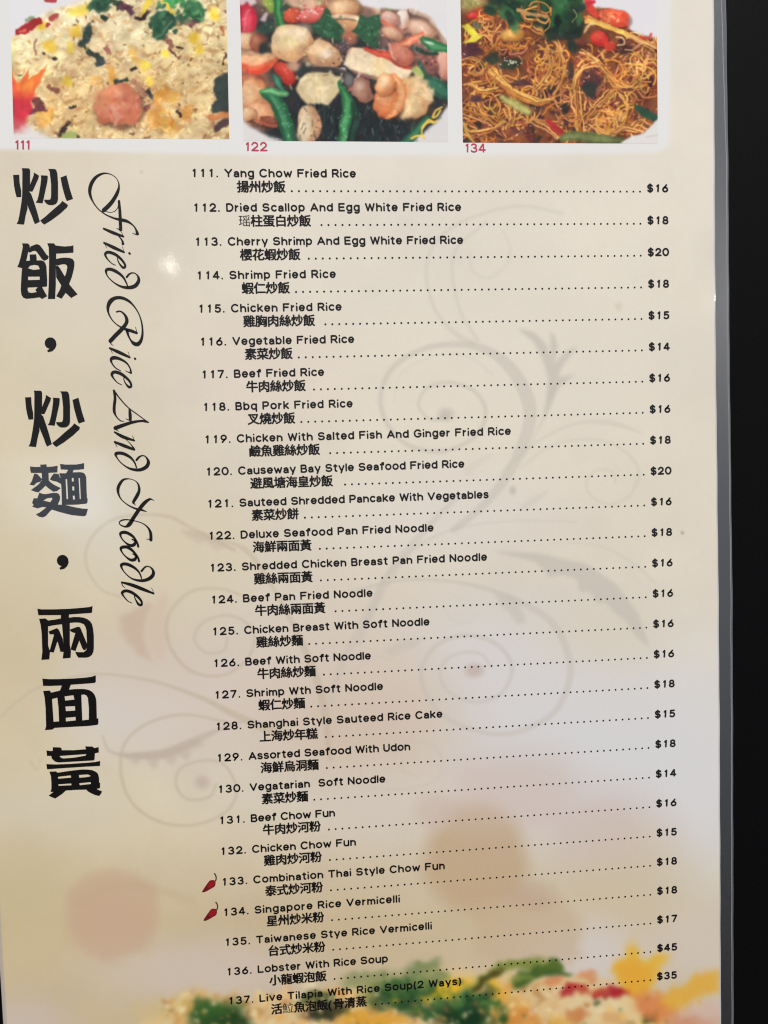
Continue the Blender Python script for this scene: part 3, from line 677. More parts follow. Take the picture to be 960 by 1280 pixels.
    for pts in ([(552, 134), (544, 138), (540, 146), (546, 144), (550, 138)], [(546, 150), (534, 154), (528, 162), (530, 170)], [(542, 152), (536, 150), (528, 160)], [(514, 172), (524, 168), (532, 172)]):
        S.line(pts, 2.6, (232, 194, 84), .8, .95)
    for i in range(170):                      # shine and sauce on every piece
        x, y = RNG.uniform(304, 556), RNG.uniform(-20, 172)
        c = S.a[int((y - S.y0) * 2), int((x - S.x0) * 2)]
        if c.min() > 205:
            continue
        up = RNG.random() < .5
        S.ell(x, y, RNG.uniform(1.2, 5), RNG.uniform(.8, 2.4), np.clip(c * (1.22 if up else .74) + (14 if up else 0), 0, 250), RNG.uniform(0, 180), .8, .38, wob=.3)
    S.ripple(1.8, 15)
    S.ripple(.6, 5)
    S.vary(12, .08, (1, 1.05, 1.1))
    S.vary(4, .05)
    for i in range(150):
        x, y = RNG.uniform(304, 556), RNG.uniform(0, 174)
        c = S.a[int((y - S.y0) * 2), int((x - S.x0) * 2)]
        if c.min() < 190:
            S.ell(x, y, RNG.uniform(.6, 1.8), RNG.uniform(.4, .9), np.clip(c + RNG.uniform(50, 120), 0, 245), RNG.uniform(0, 180), .6, .6)
    S.a = blur(S.a, 1) + RNG.normal(0, 1.8, S.a.shape)
    return S

def paint_noodles():
    S = Plate(568, -70, 832, 188, 2.0, (124, 70, 40))
    for i in range(260):
        S.ell(RNG.uniform(570, 830), RNG.uniform(-60, 182), RNG.uniform(4, 12), RNG.uniform(3, 8), jit([(86, 46, 40), (64, 38, 36), (150, 84, 44), (170, 100, 52), (110, 58, 50)][RNG.integers(5)], 12), RNG.uniform(0, 180), .6, .7)
    cols = [(212, 138, 54), (190, 108, 48), (228, 164, 74), (166, 88, 46), (214, 142, 84), (204, 124, 38)]
    def noodle(cx, cy, n, spread, rad, w=(1.6, 2.7), a=.9, ell=1.0):
        for i in range(n):
            x, y = cx + RNG.normal(0, spread), cy + RNG.normal(0, spread * .8)
            r = RNG.uniform(rad * .5, rad * 1.3)
            t0, dt = RNG.uniform(0, 6.3), RNG.uniform(1.2, 4.6)
            e = RNG.uniform(.45, 1.0) * ell
            th = RNG.uniform(0, 3.1)
            pts = []
            for t in np.linspace(0, dt, 7):
                p, q = r * math.cos(t0 + t), r * e * math.sin(t0 + t)
                pts.append((x + p * math.cos(th) - q * math.sin(th) + RNG.normal(0, .4), y + p * math.sin(th) + q * math.cos(th) + RNG.normal(0, .4)))
            c = jit(cols[RNG.integers(len(cols))], 11)
            ww = RNG.uniform(*w)
            S.line([(p + .6, q + 1.0) for p, q in pts], ww * 1.2, (84, 44, 30), .9, a * .45)
            S.line(pts, ww, c, .6, a, lit=np.clip(np.asarray(c) + 26, 0, 255))
    for cx, cy in [(600, 90), (640, 100), (680, 80), (610, 140), (650, 150), (700, 120), (730, 90), (760, 110), (800, 100), (740, 150), (780, 150), (700, 160), (620, 40), (660, 60), (800, 60), (590, 165)]:
        noodle(cx, cy, 15, 13, 17)
    for i in range(120):
        S.ell(RNG.uniform(574, 818), RNG.uniform(50, 176), RNG.uniform(2, 8), RNG.uniform(1.5, 4.5), jit([(62, 34, 34), (104, 48, 42), (46, 30, 32)][i % 3], 10), RNG.uniform(0, 180), .6, .75, wob=.3)
    for cx, cy in [(690, 82), (680, 100), (660, 110), (720, 130), (755, 140), (790, 80), (805, 90), (770, 80), (740, 100), (610, 130), (640, 128), (760, 155), (600, 60), (625, 60)]:
        noodle(cx, cy, 7, 8, 15, (1.8, 2.8), .95)
    # dark patches
    for cx, cy, rx, ry, c in [(588, 64, 14, 10, (82, 42, 54)), (614, 72, 8, 8, (58, 54, 46)), (652, 104, 12, 4, (74, 44, 46)), (596, 124, 9, 5, (70, 44, 50)), (738, 100, 16, 12, (72, 40, 44)), (737, 112, 9, 10, (40, 52, 46)), (780, 62, 12, 6, (70, 40, 40)), (706, 136, 6, 7, (44, 36, 34)), (690, 112, 5, 6, (50, 36, 40)), (714, 90, 4, 14, (60, 46, 44)), (700, 20, 20, 14, (34, 40, 36)), (580, 178, 8, 4, (46, 40, 46))]:
        S.ell(cx, cy, rx, ry, c, 0, .4, .88, wob=.15)
    # bundles of noodles that stand out
    for pts, w, n in [([(612, 88), (630, 104), (650, 118), (676, 128), (690, 124)], 2.4, 7), ([(728, 66), (744, 76), (760, 92), (776, 108)], 2.2, 5), ([(718, 112), (722, 96), (732, 86), (748, 82)], 3.0, 4), ([(720, 112), (722, 130), (722, 150), (726, 170)], 2.6, 5),
                      ([(735, 146), (752, 128), (768, 112)], 2.0, 5), ([(664, 34), (690, 50), (700, 70), (702, 92), (690, 118)], 1.8, 5), ([(672, 110), (684, 96), (690, 80), (684, 66)], 2, 4), ([(760, 92), (768, 106), (784, 108), (796, 98), (802, 84)], 1.8, 3), ([(780, 118), (786, 134), (780, 150), (770, 158)], 2.6, 5),
                      ([(740, 160), (756, 168), (770, 162), (768, 146), (756, 142)], 2.2, 6), ([(636, 160), (640, 144), (634, 130)], 2.4, 4), ([(590, 110), (604, 118), (624, 114)], 2.2, 3), ([(578, 74), (590, 72), (604, 82), (600, 92), (588, 90)], 2.0, 5), ([(800, 30), (816, 42), (822, 56)], 2.4, 5), ([(735, 24), (756, 32), (776, 40), (800, 52), (818, 60)], 3.4, 5),
                      ([(576, 136), (596, 142), (612, 150), (626, 160)], 2.0, 4), ([(588, 166), (612, 162), (630, 152)], 2.2, 4), ([(666, 150), (684, 158), (700, 172)], 2.4, 4), ([(790, 160), (802, 154), (812, 160)], 2.0, 5), ([(764, 166), (780, 160), (800, 164)], 2.4, 4)]:
        for k in range(n):
            d, e = RNG.normal(0, 2.6), RNG.normal(0, 2.6)
            c = jit([(214, 150, 70), (228, 172, 84), (196, 122, 54), (220, 160, 96)][k % 4], 8)
            q = [(p[0] + d + RNG.normal(0, .8), p[1] + e + RNG.normal(0, .8)) for p in pts]
            S.line([(a + .5, b + 1.1) for a, b in q], w, (96, 50, 30), .9, .4)
            S.line(q, w * RNG.uniform(.6, 1), c, .7, .95, lit=np.clip(np.asarray(c) + 22, 0, 255))
    # loops on the right
    for cx, cy, rx, ry in [(760, 68, 8, 6), (786, 98, 9, 10), (806, 104, 6, 12), (796, 78, 8, 12), (812, 84, 7, 10), (680, 92, 11, 14), (694, 52, 12, 12), (790, 126, 7, 9), (756, 156, 10, 8)]:
        pts = [(cx + rx * math.cos(t), cy + ry * math.sin(t)) for t in np.linspace(.4, 5.8, 12)]
        S.line(pts, 1.7, jit((220, 160, 84), 8), .6, .95)
    for i in range(130):                      # minced meat and glints
        x, y = RNG.uniform(576, 818), RNG.uniform(56, 176)
        S.ell(x, y, RNG.uniform(1.2, 3), RNG.uniform(.8, 1.8), jit([(150, 70, 52), (120, 52, 46), (178, 96, 62)][i % 3], 10), RNG.uniform(0, 180), .5, .75, wob=.2)
        if i % 2:
            S.ell(x + 3, y - 2, RNG.uniform(.7, 1.6), RNG.uniform(.5, .9), jit((240, 206, 166), 10), RNG.uniform(0, 180), .5, .75)
    # chilli, egg, greens
    S.ell(590, 2, 20, 12, (196, 180, 110), 0, .6, .8)
    for k in range(30):
        S.ell(590 + RNG.normal(0, 10), 2 + RNG.normal(0, 6), 2.4, 1.6, jit([(214, 202, 150), (150, 150, 80)][k % 2], 10), RNG.uniform(0, 180), .5, .7)
    S.ell(604, 18, 18, 9, (208, 84, 44), -8, .25, .9)
    S.ell(593, 19, 9, 5, (206, 52, 44), -8, .3, .95, lit=(234, 110, 90))
    noodle(612, 26, 12, 7, 10, (1.4, 2.2), .9)
    S.poly([(576, 32), (584, 30), (594, 38), (597, 44), (606, 44), (596, 52), (578, 54), (590, 46)], (226, 214, 70), 1.3, .95)
    S.ell(595, 32, 6, 4, (92, 104, 80), 40, .3, .8)
    S.ell(640, 44, 15, 8, (208, 150, 68), -8, .25, .92, lit=(228, 180, 110))
    S.ell(637, 80, 15, 7, (50, 58, 42), -10, .3, .95)
    for k in range(14):
        S.ell(638 + RNG.normal(0, 6), 78 + RNG.normal(0, 2), 1.4, 1, jit((220, 216, 190), 10), 0, .5, .85)
    S.ell(617, 74, 7, 6, (52, 60, 46), 0, .4, .9)
    S.line([(628, 122, 7), (646, 132, 12), (660, 140, 9)], 10, (160, 152, 84), 1.6, .93, lit=(190, 184, 110))
    S.line([(684, 152, 5), (694, 160, 9), (704, 168, 7)], 8, (164, 40, 42), 1.6, .95)
    S.line([(578, 154), (588, 174)], 4, (206, 166, 80), 1.2, .9)
    S.line([(704, 172, 10), (722, 170, 13), (748, 174, 14), (776, 176, 9)], 12, (96, 108, 60), 2, .93, lit=(122, 132, 80))
    S.line([(796, 134, 7), (808, 142, 11), (824, 150, 9)], 9, (40, 76, 56), 1.4, .96)
    for k in range(70):
        S.ell(660 + RNG.normal(0, 22), 8 + RNG.normal(0, 9), RNG.uniform(5, 11), RNG.uniform(4, 8), jit([(42, 80, 48), (30, 56, 38), (58, 108, 62), (24, 40, 32)][k % 4], 8), RNG.uniform(0, 180), .4, .85)
        S.ell(708 + RNG.normal(0, 13), 20 + RNG.normal(0, 14), RNG.uniform(5, 10), RNG.uniform(4, 8), jit([(36, 72, 44), (26, 50, 36), (62, 116, 68), (24, 40, 32)][k % 4], 8), RNG.uniform(0, 180), .4, .85)
    S.ell(700, 46, 22, 5, (40, 48, 40), 0, .5, .85)
    noodle(668, 14, 9, 7, 12, (1.6, 2.6), .9)
    S.line([(648, 12), (662, 18), (682, 20)], 5, (206, 152, 92), 1.4, .9)
    S.line([(716, 12), (720, 20), (716, 28)], 1.4, (206, 186, 120), .8, .8)
    # plate and peppers, upper right
    S.poly([(726, -70), (730, 2), (740, 10), (762, 10), (780, 16), (784, 34), (796, 42), (812, 46), (832, 48), (832, -70)], (229, 227, 232), 2.4, .98)
    S.line([(734, -4, 8), (738, 10, 10), (746, 20, 7)], 9, (214, 66, 48), 1.4, .95)
    S.line([(734, 4), (742, 2)], 5, (204, 40, 60), 1.2, .9)
    S.ell(767, 22, 19, 11, (222, 86, 58), 12, .12, .96, lit=(236, 120, 80), wob=.08)
    for k in range(24):
        S.ell(766 + RNG.normal(0, 9), 22 + RNG.normal(0, 5), RNG.uniform(1.5, 4), 1.5, jit([(238, 140, 80), (206, 62, 44), (240, 160, 110)][k % 3], 8), RNG.uniform(0, 180), .5, .6)
    for k in range(7):
        d = RNG.normal(0, 2)
        S.line([(732, 26 + d), (752, 30 + d), (774, 38 + d), (784, 44 + d)], RNG.uniform(1.6, 3), jit((232, 184, 92), 10), .8, .9)
    S.line([(730, 40), (736, 32), (742, 30)], 3, (226, 190, 130), 1, .9)
    S.ell(749, 48, 11, 10, (212, 54, 42), 30, .12, .97, lit=(234, 104, 84))
    S.ell(762, 58, 8, 6, (206, 62, 46), 20, .25, .9)
    S.line([(770, 46), (779, 48), (780, 56), (773, 57)], 2, (230, 200, 150), .8, .95)
    S.line([(782, 62), (792, 62), (802, 54)], 1.8, (216, 170, 130), .8, .9)
    S.line([(800, 46), (810, 48), (814, 42)], 2.6, (206, 60, 56), 1, .9)
    S.poly([(832, 146), (822, 150), (812, 158), (806, 166), (790, 170), (776, 178), (776, 190), (832, 190)], (228, 226, 224), 2.5, .97)
    S.line([(808, 172), (822, 168)], 1.2, (190, 188, 190), 1, .8)
    S.ripple(1.2, 6)
    S.vary(26, .16, (1, 1.1, 1.2))
    S.vary(10, .10, (1, 1.1, 1.2))
    S.vary(3, .07)
    S.a = blur(S.a, 1) * .6 + S.a * .4 + RNG.normal(0, 2.0, S.a.shape)
    return S

# ------------------------------------------------------------------ materials
def principled(name, **kw):
    m = bpy.data.materials.new(name)
    m.use_nodes = True
    b = m.node_tree.nodes['Principled BSDF']
    for k, v in kw.items():
        b.inputs[k.replace('_', ' ')].default_value = v
    return m, b
# pressed laminate: very slight waviness of the clear film
def film(m, b, bump=0.012):
    n, l = m.node_tree.nodes, m.node_tree.links
    t, z, u = n.new('ShaderNodeTexCoord'), n.new('ShaderNodeTexNoise'), n.new('ShaderNodeBump')
    z.inputs['Scale'].default_value = 38
    z.inputs['Detail'].default_value = 1
    u.inputs['Strength'].default_value = bump
    u.inputs['Distance'].default_value = 0.002
    l.new(t.outputs['Object'], z.inputs['Vector'])
    l.new(z.outputs['Fac'], u.inputs['Height'])
    l.new(u.outputs[0], b.inputs['Coat Normal'])
FILM = dict(Roughness=0.6, Specular_IOR_Level=0.0, Coat_Weight=1.0, Coat_Roughness=0.07, Coat_IOR=1.5)
MP, pb = principled('printed_paper', **FILM)
at = MP.node_tree.nodes.new('ShaderNodeVertexColor')
at.layer_name = 'print'
MP.node_tree.links.new(at.outputs['Color'], pb.inputs['Base Color'])
film(MP, pb)
INK, ib = principled('black_ink', Base_Color=(0.008, 0.007, 0.007, 1), **FILM)
film(INK, ib)
THIN, tb = principled('thin_ink', Base_Color=(0.03, 0.027, 0.025, 1), **FILM)
PINK, kb = principled('pink_ink', Base_Color=(0.45, 0.045, 0.085, 1), **FILM)
film(PINK, kb)
CLEAR, cb = principled('clear_plastic', Base_Color=(0.010, 0.011, 0.013, 1), Roughness=0.42, Specular_IOR_Level=1.0, IOR=1.9)
nz = CLEAR.node_tree.nodes.new('ShaderNodeTexNoise')
nz.inputs['Scale'].default_value = 220
mr = CLEAR.node_tree.nodes.new('ShaderNodeMapRange')
mr.inputs['To Min'].default_value = .30
mr.inputs['To Max'].default_value = .40
CLEAR.node_tree.links.new(nz.outputs['Fac'], mr.inputs['Value'])
CLEAR.node_tree.links.new(mr.outputs[0], cb.inputs['Roughness'])
RIDGE, rb = principled('ridge_plastic', Base_Color=(0.15, 0.155, 0.165, 1), Roughness=0.16, Specular_IOR_Level=0.8)
LINE, ln_ = principled('pressed_line', Base_Color=(0.27, 0.275, 0.285, 1), Roughness=0.2, Specular_IOR_Level=0.8)
FOLD, fb_ = principled('fold_film', Base_Color=(0.50, 0.495, 0.485, 1), Roughness=0.06, Specular_IOR_Level=0.7)
CLOTH, lb = principled('black_cloth', Base_Color=(0.003, 0.003, 0.004, 1), Roughness=0.6, Specular_IOR_Level=0.08)
n, l = CLOTH.node_tree.nodes, CLOTH.node_tree.links
tcn, z1, z2, bu, cr = [n.new(x) for x in ('ShaderNodeTexCoord', 'ShaderNodeTexNoise', 'ShaderNodeTexWave', 'ShaderNodeBump', 'ShaderNodeValToRGB')]
z1.inputs['Scale'].default_value = 900
z1.inputs['Detail'].default_value = 3
z2.inputs['Scale'].default_value = 420
z2.inputs['Distortion'].default_value = 9
z2.inputs['Detail'].default_value = 3
l.new(tcn.outputs['Object'], z1.inputs['Vector'])
l.new(tcn.outputs['Object'], z2.inputs['Vector'])
l.new(z1.outputs['Fac'], cr.inputs[0])
cr.color_ramp.elements[0].color = (0.0008, 0.0008, 0.0011, 1)
cr.color_ramp.elements[1].color = (0.0028, 0.0028, 0.0034, 1)
l.new(cr.outputs[0], lb.inputs['Base Color'])
mx = n.new('ShaderNodeMath')
mx.operation = 'ADD'
l.new(z1.outputs['Fac'], mx.inputs[0])
l.new(z2.outputs['Fac'], mx.inputs[1])
l.new(mx.outputs[0], bu.inputs['Height'])
bu.inputs['Strength'].default_value = 0.10
bu.inputs['Distance'].default_value = 0.0004
l.new(bu.outputs[0], lb.inputs['Normal'])

# light that reaches the sheet, relative to its top (what the print values are divided by)
def falloff(px, py):
    return FA + FB * (py / 1280.0) + FC * (py / 1280.0) ** 2 + FD * (px / 960.0 - 0.5)
FA, FB, FC, FD = 1.0, -0.22, 0.0, 0.0
ALB = 0.85
def ink_colour(c, px, py):
    c = np.clip(c / 255.0, 0, 1)
    lin = np.where(c <= 0.04045, c / 12.92, ((c + 0.055) / 1.055) ** 2.4)
    return np.clip(lin * ALB / falloff(px, py)[..., None], 0.002, 0.92)

# ------------------------------------------------------------------ mesh helpers
def link(name, me, mats, parent=None):
    o = bpy.data.objects.new(name, me)
    for m in (mats if isinstance(mats, (list, tuple)) else [mats]):
        me.materials.append(m)
    COL.objects.link(o)
    if parent is not None:
        o.parent = parent
    return o
def print_grid(name, X, Y, z, S, parent):     # a dense sheet whose points carry the printed colour
    nr, nc = X.shape
    co = np.stack([X, Y, np.full_like(X, z)], -1).reshape(-1, 3)
    px, py = plate(X, Y)
    col = ink_colour(S.sample(px, py), px, py).reshape(-1, 3)
    i = np.arange(nr * nc).reshape(nr, nc)
    f = np.stack([i[:-1, :-1], i[1:, :-1], i[1:, 1:], i[:-1, 1:]], -1).reshape(-1, 4)
    me = bpy.data.meshes.new(name)
    me.vertices.add(len(co))
    me.vertices.foreach_set('co', co.astype(np.float32).ravel())
    me.loops.add(f.size)
    me.loops.foreach_set('vertex_index', f.astype(np.int32).ravel())
    me.polygons.add(len(f))
    me.polygons.foreach_set('loop_start', np.arange(0, f.size, 4, dtype=np.int32))
    me.update(calc_edges=True)
    a = me.color_attributes.new('print', 'FLOAT_COLOR', 'POINT')
    a.data.foreach_set('color', np.c_[col, np.ones(len(col))].astype(np.float32).ravel())
    return link(name, me, MP, parent)
class Ink:                                    # flat printed shapes gathered into one mesh; every shape a micrometre above the one before
    def __init__(s, z):
        s.v, s.f, s.m, s.z = [], [], [], z
    def lift(s):
        s.z += 4e-7
        return s.z
    def shape(s, loops, mat=0):
        loops = [[Vector((p[0], p[1], 0)) for p in lp] for lp in loops]
        tri = tessellate_polygon(loops)
        b = len(s.v)
        z = s.lift()
        for lp in loops:
            s.v += [(p.x, p.y, z) for p in lp]
        for t in tri:
            p = [s.v[b + i] for i in t]
            ar = (p[1][0] - p[0][0]) * (p[2][1] - p[0][1]) - (p[2][0] - p[0][0]) * (p[1][1] - p[0][1])
            if abs(ar) < 1e-16:
                continue
            s.f.append(tuple(b + i for i in (t if ar > 0 else t[::-1])))
            s.m.append(mat)
    def dot(s, x, y, r, n=10, mat=0):
        s.shape_fan([(x + r * math.cos(2 * math.pi * k / n), y + r * math.sin(2 * math.pi * k / n)) for k in range(n)], mat)
    def shape_fan(s, pts, mat=0):
        b = len(s.v)
        z = s.lift()
        s.v += [(p[0], p[1], z) for p in pts]
        s.f.append(tuple(range(b, b + len(pts))))
        s.m.append(mat)
    def ribbon(s, P, Wd, closed=False, caps=True, mat=0):
        P = np.asarray(P, float)
        keep = [0] + [i for i in range(1, len(P)) if np.hypot(*(P[i] - P[i - 1])) > 1e-7]
        Wd = np.asarray(Wd, float)[keep] if np.ndim(Wd) else np.full(len(keep), float(Wd))
        P = P[keep]
        n = len(P)
        if n < 2:
            return
        if closed:
            t = np.roll(P, -1, 0) - np.roll(P, 1, 0)
        else:
            t = np.gradient(P, axis=0) if n > 2 else np.repeat((P[1] - P[0])[None], 2, 0)
        dn = P[1:] - P[:-1]
        t = t / np.maximum(np.hypot(t[:, 0], t[:, 1]), 1e-12)[:, None]
        nm = np.c_[-t[:, 1], t[:, 0]]
        k = np.ones(n)
        if n > 2:
            d = dn / np.maximum(np.hypot(dn[:, 0], dn[:, 1]), 1e-12)[:, None]
            k[1:-1] = 1 / np.clip(np.abs((nm[1:-1] * np.c_[-d[1:, 1], d[1:, 0]]).sum(1)), .72, 1)
        h = (Wd / 2 * k)[:, None]
        A, B = P + nm * h, P - nm * h
        z = s.lift()
        b = len(s.v)
        for i in range(n):
            s.v += [(A[i][0], A[i][1], z), (B[i][0], B[i][1], z)]
        for i in range(n if closed else n - 1):
            j = (i + 1) % n
            s.f.append((b + 2 * i, b + 2 * i + 1, b + 2 * j + 1, b + 2 * j))
            s.m.append(mat)
        if caps and not closed:
            for i, sg in ((0, -1), (n - 1, 1)):
                a0 = math.atan2(nm[i][1] * -sg, nm[i][0] * -sg)
                r = Wd[i] / 2
                c = [(P[i][0] + r * math.cos(a0 + math.pi * q / 5), P[i][1] + r * math.sin(a0 + math.pi * q / 5)) for q in range(6)]
                q0 = len(s.v)
                s.v += [(x, y, z) for x, y in c]
                s.f.append(tuple(range(q0, q0 + 6)))
                s.m.append(mat)
    def add(s, vs, fs, mat=0):
        b = len(s.v)
        z = s.lift()
        s.v += [(x, y, z) for x, y in vs]
        s.f += [tuple(b + i for i in f) for f in fs]
        s.m += [mat] * len(fs)
    def build(s, name, mats, parent):
        me = bpy.data.meshes.new(name)
        me.from_pydata(s.v, [], s.f)
        o = link(name, me, mats, parent)
        me.polygons.foreach_set('material_index', s.m)
        me.update()
        return o

# ------------------------------------------------------------------ a rounded single-stroke alphabet (cap height 1, stroke .165)
def arc(cx, cy, rx, ry, a0, a1):
    k = max(3, int(abs(a1 - a0) / 18) + 1)
    return [(cx + rx * math.cos(math.radians(t)), cy + ry * math.sin(math.radians(t))) for t in np.linspace(a0, a1, k)]
ST = 0.206
b0, c0, x0 = .099, .901, .700
md = (b0 + x0) / 2
ry = (x0 - b0) / 2
def ring(cx, cy, rx, r2):
    return ('O', arc(cx, cy, rx, r2, 0, 342))
def bowl(cx, w=.25):
    return ring(cx, md, w, ry)
SS = lambda w, lo, hi, r: arc(w * .5, hi - r, w * .46, r, 28, 90) + arc(w * .47, hi - r, w * .44, r, 100, 250)[0:] + arc(w * .52, lo + (hi - lo) * .26, w * .46, (hi - lo) * .26, 80, -90) + arc(w * .47, lo + (hi - lo) * .24, w * .47, (hi - lo) * .24, -95, -158)
GL = {
    'A': (.78, [[(0, b0), (.39, c0), (.78, b0)], [(.13, .34), (.65, .34)]]),
    'B': (.62, [[(0, b0), (0, c0), (.34, c0)] + arc(.36, .715, .2, .202, 90, -90) + [(0, .513)], [(.34, .513)] + arc(.38, .298, .24, .215, 90, -90) + [(0, b0)]]),
    'C': (.76, [arc(.41, .5, .41, .417, 45, 315)]),
    'D': (.68, [[(0, b0), (0, c0), (.26, c0)] + arc(.27, .5, .41, .417, 90, -90) + [(0, b0)]]),
    'E': (.60, [[(.6, c0), (0, c0), (0, b0), (.6, b0)], [(0, .51), (.54, .51)]]),
    'F': (.62, [[(.62, c0), (0, c0), (0, b0)], [(0, .52), (.52, .52)]]),
    'G': (.80, [arc(.41, .5, .41, .417, 45, 300) + [(.76, .25), (.78, .47), (.48, .47)]]),
    'L': (.56, [[(0, c0), (0, b0), (.56, b0)]]),
    'N': (.66, [[(0, b0), (0, c0), (.66, b0), (.66, c0)]]),
    'P': (.62, [[(0, b0), (0, c0), (.34, c0)] + arc(.37, .68, .25, .237, 90, -90) + [(0, .443)]]),
    'R': (.66, [[(0, b0), (0, c0), (.36, c0)] + arc(.38, .69, .25, .227, 90, -90) + [(0, .463)], [(.34, .463), (.66, b0)]]),
    'S': (.68, [SS(.68, b0, c0, .215)]),
    'T': (.70, [[(0, c0), (.7, c0)], [(.35, c0), (.35, b0)]]),
    'U': (.64, [[(0, c0), (0, .38)] + arc(.32, .38, .32, .297, 180, 360) + [(.64, c0)]]),
    'V': (.74, [[(0, c0), (.37, b0), (.74, c0)]]),
    'W': (1.0, [[(0, c0), (.25, b0), (.5, .85), (.75, b0), (1.0, c0)]]),
    'Y': (.74, [[(0, c0), (.37, .47), (.74, c0)], [(.37, .47), (.37, b0)]]),
    'a': (.44, [[(.03, .55)] + arc(.22, .44, .2, .205, 130, 0) + [(.43, b0)], [(.42, .40), (.2, .385)] + arc(.19, .235, .18, .15, 100, 270) + [(.42, .17)]]),
    'b': (.50, [[(0, c0), (0, b0)], bowl(.25)]),
    'c': (.45, [arc(.26, md, .26, ry, 45, 315)]),
    'd': (.50, [[(.5, c0), (.5, b0)], bowl(.25)]),
    'e': (.50, [[(.01, md), (.5, md)] + arc(.25, md, .25, ry, 12, 318)]),
    'f': (.32, [[(.34, c0 - .01)] + arc(.26, .77, .12, .14, 90, 180) + [(.14, b0)], [(0, x0), (.33, x0)]]),
    'g': (.50, [bowl(.25), [(.5, x0), (.5, .02)] + arc(.26, .0, .24, .17, 0, -140)]),
    'h': (.48, [[(0, c0), (0, b0)], [(0, .38)] + arc(.24, .40, .24, .245, 180, 0) + [(.48, b0)]]),
    'i': (0, [[(0, .60), (0, b0)], [(0, c0 + .02), (0, c0 + .03)]]),
    'k': (.44, [[(0, c0), (0, b0)], [(.42, x0), (.02, .30)], [(.15, .40), (.45, b0)]]),
    'l': (0, [[(0, c0), (0, b0)]]),
    'm': (.76, [[(0, x0), (0, b0)], [(0, .42)] + arc(.19, .45, .19, .195, 180, 0) + [(.38, b0)], [(.38, .42)] + arc(.57, .45, .19, .195, 180, 0) + [(.76, b0)]]),
    'n': (.47, [[(0, x0), (0, b0)], [(0, .38)] + arc(.235, .40, .235, .245, 180, 0) + [(.47, b0)]]),
    'o': (.54, [bowl(.27, .27)]),
    'p': (.50, [[(0, x0), (0, -.14)], bowl(.25)]),
    'q': (.50, [[(.5, x0), (.5, -.14)], bowl(.25)]),
    'r': (.26, [[(0, x0), (0, b0)], [(0, .36)] + arc(.25, .37, .25, .275, 180, 95)]),
    's': (.43, [SS(.43, b0, x0, .145)]),
    't': (.30, [[(.13, .85), (.13, .22)] + arc(.26, .22, .13, .137, 180, 280), [(0, x0), (.29, x0)]]),
    'u': (.48, [[(0, x0), (0, .33)] + arc(.24, .33, .24, .247, 180, 360), [(.48, x0), (.48, b0)]]),
    'v': (.50, [[(0, x0), (.25, b0), (.5, x0)]]),
    'w': (.74, [[(0, x0), (.185, b0), (.37, .60), (.555, b0), (.74, x0)]]),
    'x': (.46, [[(0, x0), (.46, b0)], [(.46, x0), (0, b0)]]),
    'y': (.50, [[(0, x0), (.26, .10)], [(.5, x0), (.2, -.13)]]),
    '(': (.16, [arc(.36, .42, .36, .62, 130, 230)]),
    ')': (.16, [arc(-.2, .42, .36, .62, 50, -50)]),
    '.': (0, [[(0, b0 - .01), (0, b0)]]),
    '1': (.16, [[(0, .76), (.17, c0), (.12, b0)]]),
    '2': (.62, [[(.03, .70)] + arc(.31, .66, .28, .257, 155, -35) + [(0, b0), (.64, b0)]]),
    '3': (.58, [arc(.28, .71, .26, .207, 150, -80), [(.28, .51)] + arc(.28, .295, .3, .212, 85, -155)]),
    '4': (.64, [[(.64, .30), (0, .30), (.42, c0), (.46, c0), (.46, b0)]]),
    '5': (.58, [[(.54, c0), (.1, c0), (.06, .52)] + arc(.28, .34, .3, .257, 120, -150)]),
    '6': (.58, [[(.46, c0), (.16, .56)] + arc(.29, .335, .29, .252, 150, 505)]),
    '7': (.58, [[(0, c0), (.58, c0), (.18, b0)]]),
    '8': (.58, [ring(.29, .71, .24, .207), ring(.29, .295, .29, .212)]),
    '9': (.58, [[(.12, b0), (.42, .44)] + arc(.29, .665, .29, .252, -30, 325)]),
    '0': (.68, [ring(.34, .5, .34, .417)]),
    '$': (.60, [SS(.60, b0, c0, .215), [(.29, 1.0), (.29, 0)]]),
}
for ch in 'abcdefghkmnopqrstuvwxy':        # the lower case runs wide
    w, paths = GL[ch]
    wide = lambda q: [(x * 1.12, y) for x, y in q]
    GL[ch] = (w * 1.12, [('O', wide(p[1])) if isinstance(p, tuple) else wide(p) for p in paths])
def draw_glyph(ink, ch, X, f, cap, mat=0, st=ST):
    for path in GL[ch][1]:
        closed = isinstance(path, tuple)
        pts = path[1] if closed else path
        if closed:
            ink.ribbon([f(X + p[0] * cap, p[1] * cap) for p in pts], st * cap, True, True, mat)
            continue
        runs = [[pts[0]]]                     # one ribbon per smooth run: sharp corners start a new one
        for i in range(1, len(pts)):
            runs[-1].append(pts[i])
            if i < len(pts) - 1:
                a = math.atan2(pts[i][1] - pts[i - 1][1], pts[i][0] - pts[i - 1][0])
                e = math.atan2(pts[i + 1][1] - pts[i][1], pts[i + 1][0] - pts[i][0])
                if abs((e - a + math.pi) % (2 * math.pi) - math.pi) > .75:
                    runs.append([pts[i]])
        for r in runs:
            ink.ribbon([f(X + p[0] * cap, p[1] * cap) for p in r], st * cap, False, True, mat)
GAP, SPACE = .114, .37
def text_width(s, gap=GAP, space=SPACE):
    w = 0
    for i, ch in enumerate(s):
        w += space if ch == ' ' else GL[ch][0] + ST
        if i < len(s) - 1:
            w += gap
    return w

